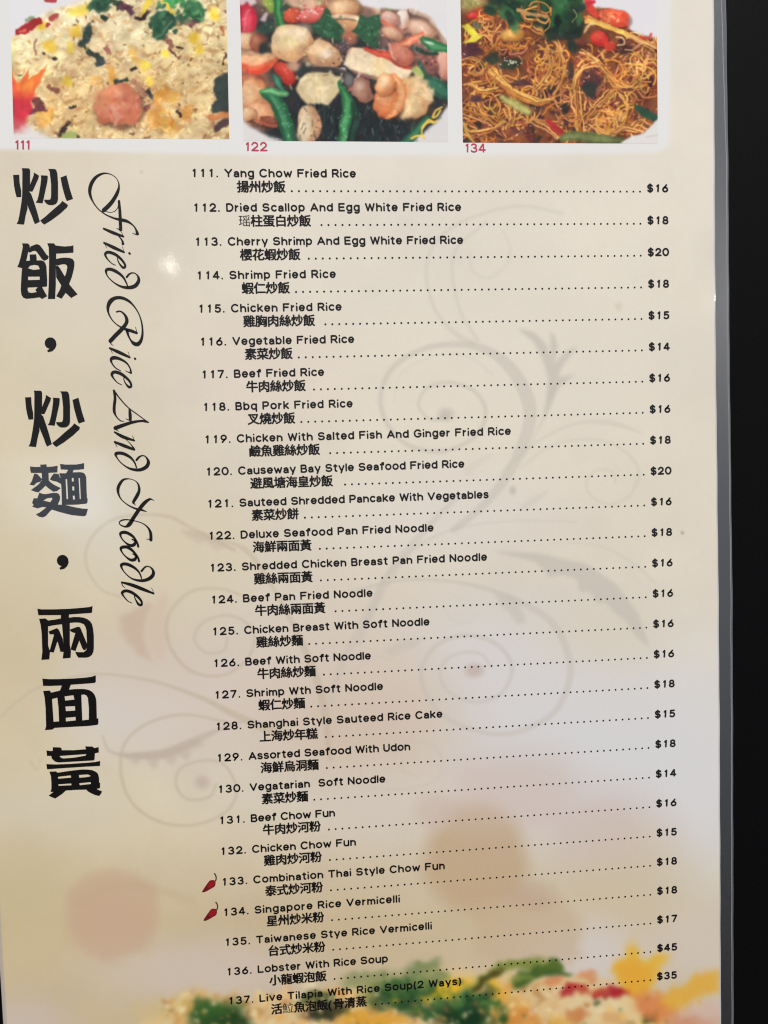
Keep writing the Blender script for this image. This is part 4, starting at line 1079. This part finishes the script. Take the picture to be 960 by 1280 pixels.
# ------------------------------------------------------------------ Chinese characters from Blender's own font
HAN = {}
def han(ch):
    if ch not in HAN:
        c = bpy.data.curves.new('glyph', 'FONT')
        c.body = ch
        c.resolution_u = 3
        o = bpy.data.objects.new('glyph', c)
        COL.objects.link(o)
        me = o.to_mesh()
        HAN[ch] = ([(v.co.x, v.co.y) for v in me.vertices], [tuple(p.vertices) for p in me.polygons])
        o.to_mesh_clear()
        bpy.data.objects.remove(o)
        bpy.data.curves.remove(c)
    return HAN[ch]

# ------------------------------------------------------------------ the table
me = bpy.data.meshes.new('table_top')
me.from_pydata([(-1, -1, 0), (1, -1, 0), (1, 1, 0), (-1, 1, 0)], [], [(0, 1, 2, 3)])
tab = link('table_top', me, CLOTH)
tab['kind'] = 'structure'

# ------------------------------------------------------------------ the menu
menu = bpy.data.objects.new('restaurant_menu', None)
COL.objects.link(menu)
menu.location = (0, 0, 0)
menu['label'] = 'laminated cream Chinese restaurant menu page with dish photos, lying on a black tabletop'
menu['category'] = 'menu'
YS = [0.078, 0.0556, 0.0059, -0.0449, -0.0968, -0.1325, -0.1768, -0.2819, -0.305]
RIGHT = [0.16490, 0.16483, 0.1646, 0.16441, 0.16459, 0.16468, 0.16469, 0.16422, 0.1641]
OUTER = [0.1688, 0.16899, 0.16932, 0.16923, 0.16943, 0.16961, 0.16945, 0.16884, 0.1687]
RIB = [0.1670, 0.16761, 0.16884, 0.16874, 0.16907, 0.1692, 0.16903, 0.16842, 0.1683]
LEFT = [-0.0700] * 9
LOUT = [-0.0702] * 9
ys = np.arange(0.075, -0.303, -0.00044)
lx, rx_ = np.interp(-ys, [-y for y in YS], LEFT), np.interp(-ys, [-y for y in YS], RIGHT)
uu = np.linspace(0, 1, 530)
X = lx[:, None] + (rx_ - lx)[:, None] * uu[None, :]
Y = np.repeat(ys[:, None], len(uu), 1)
SHEET = paint_sheet()
page = print_grid('page', X, Y, ZP, SHEET, menu)
# clear plastic pouch: a thin slab with a border wider than the paper
ye = np.linspace(0.0795, -0.3075, 90)
lo_, ro_ = np.interp(-ye, [-y for y in YS], LOUT), np.interp(-ye, [-y for y in YS], OUTER)
bm = bmesh.new()
ringv = []
outline = [(x, y) for x, y in zip(ro_, ye)][::-1] + [(x, y) for x, y in zip(lo_, ye)]
top = [bm.verts.new((x, y, ZP - 0.00012)) for x, y in outline]
bot = [bm.verts.new((x, y, 0.0002)) for x, y in outline]
bm.faces.new(top)
bm.faces.new(bot[::-1])
for i in range(len(outline)):
    j = (i + 1) % len(outline)
    bm.faces.new((top[j], top[i], bot[i], bot[j]))
bmesh.ops.triangulate(bm, faces=[f for f in bm.faces if len(f.verts) > 4])
bmesh.ops.recalc_face_normals(bm, faces=bm.faces)
me = bpy.data.meshes.new('clear_border')
bm.to_mesh(me)
link('clear_border', me, CLEAR, menu)
def bead(name, xs, z, r, rise, mat):          # a long flat-backed ridge of plastic, curved across
    y2 = np.linspace(0.079, -0.307, 160)
    x2 = np.interp(-y2, [-y for y in YS], xs)
    vs, fs, k = [], [], 13
    for x, y in zip(x2, y2):
        wv = 0.00004 * math.sin(y * 310) + 0.00003 * math.sin(y * 137 + 1)
        vs += [(x + wv + r * q, y, z + rise * (1 - q * q)) for q in np.linspace(-1, 1, k)]
    for i in range(len(y2) - 1):
        for q in range(k - 1):
            a, c = i * k + q, i * k + q + 1
            fs.append((a, a + k, c + k, c))
    me = bpy.data.meshes.new(name)
    me.from_pydata(vs, [], fs)
    me.polygons.foreach_set('use_smooth', [True] * len(fs))
    return link(name, me, mat, menu)
bead('sealed_edge', OUTER, ZP - 0.00013, 0.00014, 0.00006, RIDGE)
bead('pressed_ridge', RIB, ZP - 0.000125, 0.00013, 0.00002, LINE)
bead('paper_fold', RIGHT, ZP + 0.00001, 0.00022, 0.000006, FOLD)

# pictures
def picture(quad, S, label, caption, cx, cy):
    q = sheet_arr(quad)                       # corners: top left, top right, bottom right, bottom left
    nu, nv = 400, 330
    u, v = np.linspace(0, 1, nu)[None, :], np.linspace(0, 1, nv)[:, None]
    X = (q[0][0] * (1 - u) + q[1][0] * u) * (1 - v) + (q[3][0] * (1 - u) + q[2][0] * u) * v
    Y = (q[0][1] * (1 - u) + q[1][1] * u) * (1 - v) + (q[3][1] * (1 - u) + q[2][1] * u) * v
    o = print_grid('dish_photo', X, Y, ZP + 0.00002, S, menu)
    o['label'] = label
    ink = Ink(ZP + 0.00004)
    ax, ay = sheet(cx, cy)
    cap = 0.00285
    xx = ax
    for ch in caption:
        draw_glyph(ink, ch, xx + .09 * cap, lambda X, Y: (X, ay + Y), cap, 0, .17)
        xx += (GL[ch][0] + .30 + (.10 if ch == '1' else 0)) * cap
    ink.build('photo_number', PINK, o)
picture([(10.5, -62), (281.5, -62), (286.7, 174), (17.2, 172.5)], paint_rice(), 'fried rice photo with a pink prawn and an orange carved flower', '111', 19.5, 187.2)
picture([(298, -62), (557.5, -62), (560.3, 177.6), (304.5, 176)], paint_seafood(), 'seafood photo with scallops, crab stick and green stems', '122', 307.5, 189.2)
picture([(574.5, -62), (820.5, -62), (822.3, 179.6), (578.6, 178.3)], paint_noodles(), 'brown fried noodle photo with green leaves on top', '134', 582.0, 190.8)

# headings
def traced(polys, ox, oy, k, ink, dx=0, dy=0):
    for outer, *holes in polys:
        ink.shape([[sheet(x / k + ox + dx, y / k + oy + dy) for x, y in lp] for lp in [outer] + holes])
CHAO = [[[(68,145),(150,143),(155,240),(165,300),(176,350),(178,440),(115,443),(95,370),(80,290),(72,200)]],
        [[(185,55),(275,58),(290,68),(296,90),(295,280),(285,370),(255,480),(262,590),(235,690),(215,808),(170,805),(115,798),(135,760),(150,690),(172,560),(188,440),(190,360),(192,100)]],
        [[(240,370),(285,372),(310,400),(345,500),(390,640),(425,770),(360,802),(340,760),(320,700),(270,580),(240,480)]],
        [[(345,112),(415,155),(405,195),(380,250),(350,320),(325,370),(275,365),(300,260),(325,200),(342,150)]],
        [[(440,150),(520,155),(532,165),(525,240),(505,330),(490,400),(462,525),(370,515),(392,480),(410,410),(430,300),(442,200)]],
        [[(535,65),(620,66),(642,76),(658,120),(668,250),(668,470),(660,505),(640,532),(600,548),(550,548),(520,535),(490,505),(480,475),(530,476),(560,474),(572,450),(575,400),(575,280),(565,180),(555,100)]],
        [[(700,180),(780,150),(800,230),(830,350),(868,465),(785,495),(765,450),(750,400),(720,290)]],
        [[(722,490),(800,545),(792,575),(700,660),(580,750),(485,808),(460,790),(430,755),(500,700),(600,610),(690,535),(712,510)]]]
FAN = [[[(135,65),(215,68),(235,90),(240,130),(215,190),(190,300),(150,380),(130,395),(70,380),(90,340),(115,255),(135,160),(145,110)]],
       [[(250,105),(330,75),(370,90),(410,140),(460,215),(490,240),(480,275),(430,300),(395,272),(360,220),(330,180),(310,165),(280,168),(235,190),(215,170)]],
       [[(235,215),(320,212),(328,240),(330,300),(240,300)]],
       [[(140,350),(190,300),(240,295),(390,292),(425,305),(448,335),(460,380),(470,560),(468,640),(402,648),(440,720),(470,770),(400,808),(370,785),(280,798),(190,805),(150,790),(125,750),(118,690),(120,600),(130,440)],
        [(215,400),(240,365),(300,352),(350,362),(372,410),(290,420)], [(215,510),(368,508),(370,552),(215,556)], [(210,655),(345,650),(312,685),(330,715),(260,728),(222,718),(210,690)]],
       [[(470,65),(560,65),(582,95),(700,108),(780,102),(820,92),(820,190),(700,198),(590,203),(590,270),(585,400),(585,620),(575,808),(480,808),(490,600),(495,300),(490,120)]],
       [[(580,278),(640,262),(700,256),(770,260),(810,275),(832,310),(832,370),(820,430),(800,510),(765,600),(720,720),(660,805),(590,770),(640,680),(680,560),(720,470),(738,390),(732,358),(710,345),(670,345),(590,365)]],
       [[(585,370),(615,365),(640,400),(700,500),(770,620),(875,745),(840,765),(790,795),(720,730),(640,600),(590,520)]]]
MIAN = [[[(80,95),(150,104),(222,102),(215,72),(300,68),(304,102),(380,98),(450,86),(445,175),(327,182),(330,270),(335,295),(270,310),(240,290),(238,200),(233,182),(95,182),(85,150)]],
        [[(140,190),(180,200),(245,270),(215,300),(172,312),(130,350),(75,338),(105,290),(125,225)]],
        [[(345,270),(370,225),(400,190),(450,196),(468,205),(478,245),(500,255),(495,330),(440,300),(385,288)]],
        [[(230,290),(330,285),(365,315),(400,340),(490,385),(440,425),(390,432),(330,390),(288,352),(250,390),(190,442),(140,430),(92,410),(150,370),(200,330)]],
        [[(205,445),(250,462),(290,466),(390,447),(440,450),(468,465),(482,500),(478,545),(450,605),(420,640),(360,680),(320,725),(290,758),(245,775),(200,765),(158,735),(210,710),(250,680),(300,640),(250,635),(180,655),(110,632),(130,610),(108,582),(130,520),(178,520),(192,480)],
         [(255,550),(310,520),(370,512),(380,530),(350,572)]],
        [[(330,590),(400,600),(560,612),(700,645),(780,658),(852,662),(830,745),(800,760),(640,745),(480,705),(370,670)]],
        [[(480,62),(560,72),(700,70),(760,60),(802,50),(802,130),(720,140),(660,142),(650,175),(750,172),(790,180),(815,200),(830,240),(835,420),(840,520),(850,522),(845,580),(830,592),(700,605),(505,610),(500,400),(490,260),(470,185),(520,188),(560,188),(590,140),(490,135)],
         [(555,265),(574,265),(588,530),(568,532)], [(637,250),(660,248),(664,295),(640,298)], [(642,362),(668,362),(672,415),(648,418)], [(650,485),(675,485),(680,535),(655,538)], [(728,250),(745,250),(758,530),(744,532)]]]
LIANG = [[[(72,115),(130,124),(300,124),(500,116),(680,102),(770,92),(808,78),(802,160),(790,172),(700,178),(495,192),(492,235),(560,226),(630,226),(690,235),(740,255),(775,282),(800,320),(815,380),(825,470),(825,640),(818,690),(800,730),(765,758),(720,768),(620,768),(598,740),(575,690),(620,695),(690,695),(725,665),(735,600),(725,400),(712,355),(690,322),(640,302),(580,298),(505,305),(505,600),(520,680),(515,770),(410,780),(420,690),(415,500),(400,322),(300,335),(215,350),(215,600),(240,690),(232,790),(125,798),(138,690),(130,450),(115,330),(95,250),(180,245),(215,272),(300,262),(385,245),(385,200),(85,202)]],
         [[(220,420),(330,375),(350,385),(365,410),(412,520),(425,690),(380,690),(340,550),(290,700),(230,690),(245,640),(292,470),(285,455),(240,458)]],
         [[(500,395),(610,355),(640,362),(655,390),(700,500),(742,600),(720,660),(690,668),(670,640),(630,540),(580,680),(515,660),(530,600),(578,440),(545,432),(520,420)]]]
MIEN = [[[(85,108),(180,116),(300,115),(500,107),(650,96),(740,84),(798,65),(798,150),(785,165),(720,172),(465,190),(440,255),(520,248),(600,246),(660,250),(710,262),(750,285),(780,320),(800,370),(806,420),(812,640),(832,638),(832,705),(820,725),(700,740),(400,756),(250,765),(215,788),(120,795),(135,740),(128,500),(115,360),(95,272),(185,268),(203,296),(320,268),(345,200),(200,206),(95,205)],
         [(215,380),(285,362),(300,500),(308,678),(235,685)], [(382,345),(500,330),(512,388),(390,402)], [(392,480),(520,475),(522,535),(400,542)], [(398,630),(528,618),(530,665),(400,680)], [(605,325),(640,320),(670,330),(692,365),(705,500),(705,655),(618,665)]]]
HUANG = [[[(85,138),(140,146),(172,142),(170,95),(270,98),(288,110),(290,135),(450,135),(615,122),(600,85),(690,85),(715,95),(722,107),(782,93),(785,165),(733,175),(728,255),(715,272),(600,278),(400,290),(250,298),(205,288),(175,265),(155,240),(150,210),(95,212)],
          [(260,212),(400,202),(620,186),(605,208),(450,235),(310,245),(280,235)]],
         [[(85,320),(200,325),(400,318),(650,300),(740,292),(803,278),(800,345),(600,355),(300,375),(95,390)]],
         [[(125,420),(215,418),(235,435),(400,410),(500,398),(570,392),(640,393),(700,402),(750,425),(775,452),(787,500),(790,570),(803,567),(800,640),(752,652),(830,685),(810,720),(790,745),(735,733),(680,708),(640,685),(615,660),(480,664),(345,672),(300,715),(205,778),(165,765),(115,740),(150,715),(182,690),(140,692),(152,650),(152,560),(145,480)],
          [(240,490),(410,470),(415,500),(245,515)], [(520,465),(640,458),(680,478),(640,492),(525,502)], [(245,590),(415,578),(420,602),(250,610)], [(525,575),(675,560),(680,585),(530,602)]]]
Z = 10.667
ink = Ink(ZP + 0.00003)
traced(CHAO, 10, 205, Z, ink)
traced(FAN, 15, 298, Z, ink)
traced(CHAO, 10, 205, Z, ink, 15, 278)
traced(MIAN, 30, 574, Z, ink)
traced(LIANG, 40, 750, Z, ink)
traced(MIEN, 45, 838, Z, ink)
traced(HUANG, 50, 925, Z, ink)
for dx, dy in ((0, 0), (15.2, 271.8)):
    ink.shape_fan([sheet(63 + dx + 7.1 * math.cos(t), 428.8 + dy + 7.1 * math.sin(t)) for t in np.linspace(0, 2 * math.pi, 25)[:-1]][::-1])
    ink.shape([[sheet(x / 4 + dx, y / 4 + 190 + dy) for x, y in [(262, 930), (280, 945), (283, 965), (276, 982), (262, 996), (240, 1001), (236, 992), (250, 982), (255, 968)]]])
ink.build('chinese_heading', INK, menu)

SCRIPT = [
 (100, 205, [[(285,555,44),(340,505,44),(400,432,40),(450,340,34),(468,265,18),(452,195,9),(405,143,8),(335,114,12),(262,118,22),(190,160,32),(140,230,38),(118,310,36),(125,380,28),(160,460,15),(220,540,12),(300,602,13),(380,640,18),(450,662,25),(520,675,36),(580,695,27),(632,732,15),(668,778,18),(690,838,34)],
             [(695,842,16),(660,842,10),(630,828,5)], [(300,562,8),(350,580,7),(410,570,7),(450,530,8),(463,480,12),(466,446,18)], [(468,446,26),(478,560,30),(484,680,34),(488,790,34)], [(505,790,8),(470,785,12),(440,770,5)]]),
 (100, 285, [[(285,8,22),(400,58,34),(520,102,22)], [(430,70,8),(480,115,12),(508,155,20),(516,190,30)], [(520,102,8),(505,65,6),(488,38,5)], [(290,178,22),(400,232,36),(528,290,22)], [(526,290,8),(518,255,6),(508,222,5)], [(292,182,8),(308,212,6),(322,242,5)], [(592,302,24),(597,308,24)],
             [(425,446,8),(390,430,10),(345,390,13),(312,345,20),(305,310,28),(340,290,32),(420,315,32),(490,370,26),(535,430,24),(542,465,24),(515,474,26),(475,430,16),(452,380,12),(450,352,8)],
             [(572,700,14),(548,640,18),(505,575,26),(430,520,34),(360,494,34),(315,508,30),(322,560,15),(360,612,12),(430,670,16),(510,707,26),(590,715,36),(660,695,42),(702,640,36),(700,590,24),(672,552,12),(630,538,14),(590,555,20),(562,588,24)]]),
 (110, 360, [[(345,285,18),(390,280,16),(440,320,24),(466,380,36),(455,430,38),(400,500,44),(330,570,44),(270,635,44)], [(258,636,14),(280,672,10),(302,690,5)],
             [(585,540,26),(520,515,34),(440,490,28),(370,455,14),(300,395,12),(250,310,18),(240,230,34),(270,160,46),(325,122,38),(400,118,34),(480,150,28),(550,215,17),(610,310,13),(645,420,17),(655,530,22),(640,620,32),(600,672,44),(550,665,38),(510,620,18),(485,570,22),(470,520,32)],
             [(585,544,10),(580,505,7),(568,468,5)], [(262,722,22),(380,775,36),(500,832,22)], [(498,832,8),(492,795,6),(480,765,5)], [(264,726,8),(280,756,6),(295,785,5)], [(564,847,24),(567,851,24)]]),
 (110, 430, [[(515,345,26),(505,290,15),(460,225,20),(380,178,30),(310,165,40),(278,185,32),(288,230,17),(330,285,13),(392,322,9)], [(518,348,12),(485,338,10),(448,320,5)],
             [(405,490,8),(350,460,11),(300,400,19),(288,360,32),(320,335,34),(390,355,34),(460,405,28),(508,460,24),(518,508,24),(490,515,26),(450,470,14),(430,420,11),(436,395,8)],
             [(312,560,24),(325,650,30),(316,740,32),(316,810,30),(342,872,15),(390,920,12),(432,926,8)], [(300,550,8),(318,562,18)], [(310,555,16),(380,650,14),(480,760,12),(600,850,11),(720,938,10)], [(498,780,20),(505,840,34),(508,912,32)], [(520,914,8),(490,912,10),(452,896,5)]]),
 (110, 510, [[(725,172,14),(690,160,26),(640,155,24),(540,170,31),(440,200,37),(330,240,44)], [(322,240,14),(345,265,9),(370,280,5)], [(318,288,18),(420,345,36),(555,390,20)], [(552,390,8),(546,360,6),(533,330,5)], [(440,362,7),(500,420,9),(548,480,16),(556,500,22)], [(552,498,24),(440,455,36),(322,408,24)], [(324,412,10),(336,440,8),(350,468,5)],
             [(582,715,14),(560,655,18),(512,595,26),(440,553,34),(380,540,34),(335,550,34),(346,592,16),(390,650,12),(460,705,16),(540,737,28),(630,740,36),(700,705,40),(725,655,36),(712,610,22),(682,577,12),(645,572,14),(610,592,22),(582,624,24)]]),
 (120, 590, [[(475,398,5),(460,380,14),(450,358,30),(490,290,38),(518,220,30),(508,150,19),(470,105,8),(400,82,10),(330,92,24),(282,150,33),(264,210,32),(277,280,19),(320,345,11),(400,405,14),(480,440,20),(540,452,24),(605,474,8)],
             [(695,342,5),(668,328,14),(640,328,26),(580,372,40),(510,460,40),(450,550,40),(400,628,44),(350,655,20),(292,632,12),(280,602,12),(320,576,16),(390,572,12),(460,585,10),(550,612,10),(618,660,17),(655,730,31),(660,815,34)], [(672,815,10),(640,808,10),(605,803,5)],
             [(508,895,24),(490,840,22),(440,770,28),(360,725,34),(297,735,32),(303,785,16),(350,842,16),(410,880,30),(458,870,36),(470,830,22),(430,805,10)]]),
 (120, 665, [[(517,350,24),(500,300,22),(440,225,28),(370,180,34),(302,190,32),(312,240,16),(360,297,16),(420,335,30),(468,325,36),(478,285,20),(440,262,10)],
             [(547,555,14),(522,490,18),(470,435,26),(400,395,34),(340,382,34),(304,398,32),(317,445,16),(360,502,12),(430,557,16),(520,582,28),(600,575,36),(665,540,40),(690,490,34),(672,440,20),(630,412,12),(590,420,18),(547,467,24)],
             [(308,602,18),(430,635,36),(560,685,36),(692,738,20)], [(690,738,8),(684,705,6),(666,670,5)], [(310,606,14),(318,640,10),(347,668,6)],
             [(432,852,7),(380,825,11),(327,762,18),(317,725,32),(360,705,32),(430,725,32),(500,775,28),(545,830,24),(545,875,24),(510,865,26),(477,812,14),(462,772,11),(466,750,8)]])]
ink = Ink(ZP + 0.00003)
for ox, oy, strokes in SCRIPT:
    for s_ in strokes:
        Q = catmull(s_, 7.0) if len(s_) > 2 else np.asarray(s_, float)
        P = sheet_arr(np.c_[Q[:, 0] / 9.6 + ox, Q[:, 1] / 9.6 + oy])
        ink.ribbon(P, Q[:, 2] / 9.6 * 0.000245 * 1.12)
ink.build('script_heading', INK, menu)

# the twenty-seven dishes
DISH = [(111, 'Yang Chow Fried Rice', '揚州炒飯', 16, 51, 445), (112, 'Dried Scallop And Egg White Fried Rice', '瑶柱蛋白炒飯', 18, 47, 576.3), (113, 'Cherry Shrimp And Egg White Fried Rice', '櫻花蝦炒飯', 20, 49, 578.9),
        (114, 'Shrimp Fried Rice', '蝦仁炒飯', 18, 51, 419.7), (115, 'Chicken Fried Rice', '雞胸肉絲炒飯', 15, 47, 427), (116, 'Vegetable Fried Rice', '素菜炒飯', 14, 51, 442.7), (117, 'Beef Fried Rice', '牛肉絲炒飯', 16, 49, 405),
        (118, 'Bbq Pork Fried Rice', '叉燒炒飯', 16, 51, 440.8), (119, 'Chicken With Salted Fish And Ginger Fried Rice', '鹼魚雞絲炒飯', 18, 47, 638.9), (120, 'Causeway Bay Style Seafood Fried Rice', '避風塘海皇炒飯', 20, 45, 580.7),
        (121, 'Sauteed Shredded Pancake With Vegetables', '素菜炒餅', 16, 51, 611.2), (122, 'Deluxe Seafood Pan Fried Noodle', '海鮮兩面黃', 18, 49, 542.2), (123, 'Shredded Chicken Breast Pan Fried Noodle', '雞絲兩面黃', 16, 49, 609.1),
        (124, 'Beef Pan Fried Noodle', '牛肉絲兩面黃', 16, 47, 465.9), (125, 'Chicken Breast With Soft Noodle', '雞絲炒麵', 16, 51, 537.2), (126, 'Beef With Soft Noodle', '牛肉絲炒麵', 16, 49, 464), (127, 'Shrimp Wth Soft Noodle', '蝦仁炒麵', 18, 51, 479.2),
        (128, 'Shanghai Style Sauteed Rice Cake', '上海炒年糕', 15, 49, 553.4), (129, 'Assorted Seafood With Udon', '海鮮烏洞麵', 18, 49, 513.3), (130, 'Vegatarian  Soft Noodle', '素菜炒麵', 14, 51, 482.4), (131, 'Beef Chow Fun', '牛肉炒河粉', 16, 49, 419.7),
        (132, 'Chicken Chow Fun', '雞肉炒河粉', 15, 49, 445.8), (133, 'Combination Thai Style Chow Fun', '泰式炒河粉', 18, 49, 556.4), (134, 'Singapore Rice Vermicelli', '星州炒米粉', 18, 49, 500.5), (135, 'Taiwanese Stye Rice Vermicelli', '台式炒米粉', 17, 49, 540.4),
        (136, 'Lobster With Rice Soup', '小龍蝦泡飯', 45, 49, 485.4), (137, 'Live Tilapia With Rice Soup(2 Ways)', '活𩶘魚泡飯(骨清蒸', 35, 43, 577)]
END = [49.55, 82.14, 82.5, 42.16, 43.59, 47.14, 37.36, 45.94, 96.27, 80.92, 88.56, 70.43, 87.5, 50.27, 68.28, 49.14, 52.73, 71.65, 60.93, 52.62, 36.16, 42.54, 71.1, 56.14, 66.33, 51.57, 75.49]
CAP, PITCH, DOTP = 0.00256, 0.99, 0.002163
CHILI_RED, rr_ = principled('chilli_red', Base_Color=(0.30, 0.012, 0.018, 1), **FILM)
CHILI_DARK, rr_ = principled('chilli_dark_red', Base_Color=(0.15, 0.010, 0.014, 1), **FILM)
CHILI_STEM, rr_ = principled('chilli_stem', Base_Color=(0.045, 0.042, 0.022, 1), **FILM)
tracks = []
SPREAD = [(.037 * math.cos(math.radians(a)), .029 * math.sin(math.radians(a))) for a in (20, 92, 164, 236, 308)]   # a fuller pen
for k, (num, name, zh, price, nd, _) in enumerate(DISH):
    def place(yr):
        def f(X, Y):
            dx, dy = drift(X, k)
            return X + dx, -(k + yr) * ROW + dy + Y
        return f
    f0, f1 = place(0.0), place(0.41)
    ink = Ink(ZP + 0.00003)
    for i, ch in enumerate(str(num)):
        w = GL[ch][0]
        draw_glyph(ink, ch, (.17 + i * PITCH - w / 2) * CAP, f0, CAP)
    draw_glyph(ink, '.', 2.85 * CAP, f0, CAP)
    x, x1 = 0.00948, END[k] / 1000
    tr = ((x1 - x) / CAP - text_width(name)) / (len(name) - 1)
    tracks.append(round(tr, 3))
    for ch in name:
        if ch == ' ':
            x += (SPACE + GAP + tr) * CAP
            continue
        draw_glyph(ink, ch, x + ST / 2 * CAP, f0, CAP)
        x += (GL[ch][0] + ST + GAP + tr) * CAP
    line = ink.build('menu_line', INK, menu)
    line['label'] = f'line {num}. {name}, ${price}'
    ink = Ink(ZP + 0.00003)
    x = 0.01302
    for ch in zh:
        thin = ch in '瑶𩶘'
        vs, fs = han(ch)
        em = 0.00378
        for ox, oy in ([(-.008, 0), (.008, .004)] if thin else SPREAD):
            ink.add([f1(x + (vx + ox) * em, (vy + oy) * em - 0.00008) for vx, vy in vs], fs, 1 if thin else 0)
        x += 0.00368 * (.45 if ch == '(' else 1)
    ink.build('chinese_name', [INK, THIN], line)
    ink = Ink(ZP + 0.00003)
    for i in range(nd + 1):
        ink.dot(*f1(0.14 - i * DOTP, 0), 0.00032)
    ink.build('dot_leader', INK, line)
    ink = Ink(ZP + 0.00003)
    pc = 0.00252
    for i, ch in enumerate('$' + str(price)):
        w = GL[ch][0] * (1.12 if False else 1)
        draw_glyph(ink, ch, 0.14245 + (.36 + i * .98 - w / 2) * pc, lambda X, Y: f1(X, Y - 0.00018), pc, 0, .235)
    ink.build('price', INK, line)
    if num in (133, 134):
        dx, dy = ((0, 0), (28, 572))[num - 133]
        g = lambda pts: [sheet((x + dx) / 16 + 240, (y + dy) / 16 + 1080) for x, y in pts]
        ink = Ink(ZP + 0.00003)
        body = [(200, 550), (222, 512), (250, 470), (310, 385), (345, 340), (375, 322), (420, 318), (455, 330), (470, 350), (472, 395), (462, 435), (435, 462), (400, 482), (300, 540), (250, 562), (210, 566)]
        ink.shape([g(body)], 1)
        ink.shape([g([(300, 440), (340, 380), (380, 345), (430, 345), (452, 380), (445, 425), (400, 455), (340, 490)])], 0)
        Q = np.array(g([(470, 335), (484, 295), (480, 250), (468, 215), (448, 192)]))
        ink.ribbon(catmull(Q, 0.0002), 0.00042, mat=2)
        ink.build('chilli_mark', [CHILI_RED, CHILI_DARK, CHILI_STEM], line)
bpy.context.scene['tr'] = str(tracks)
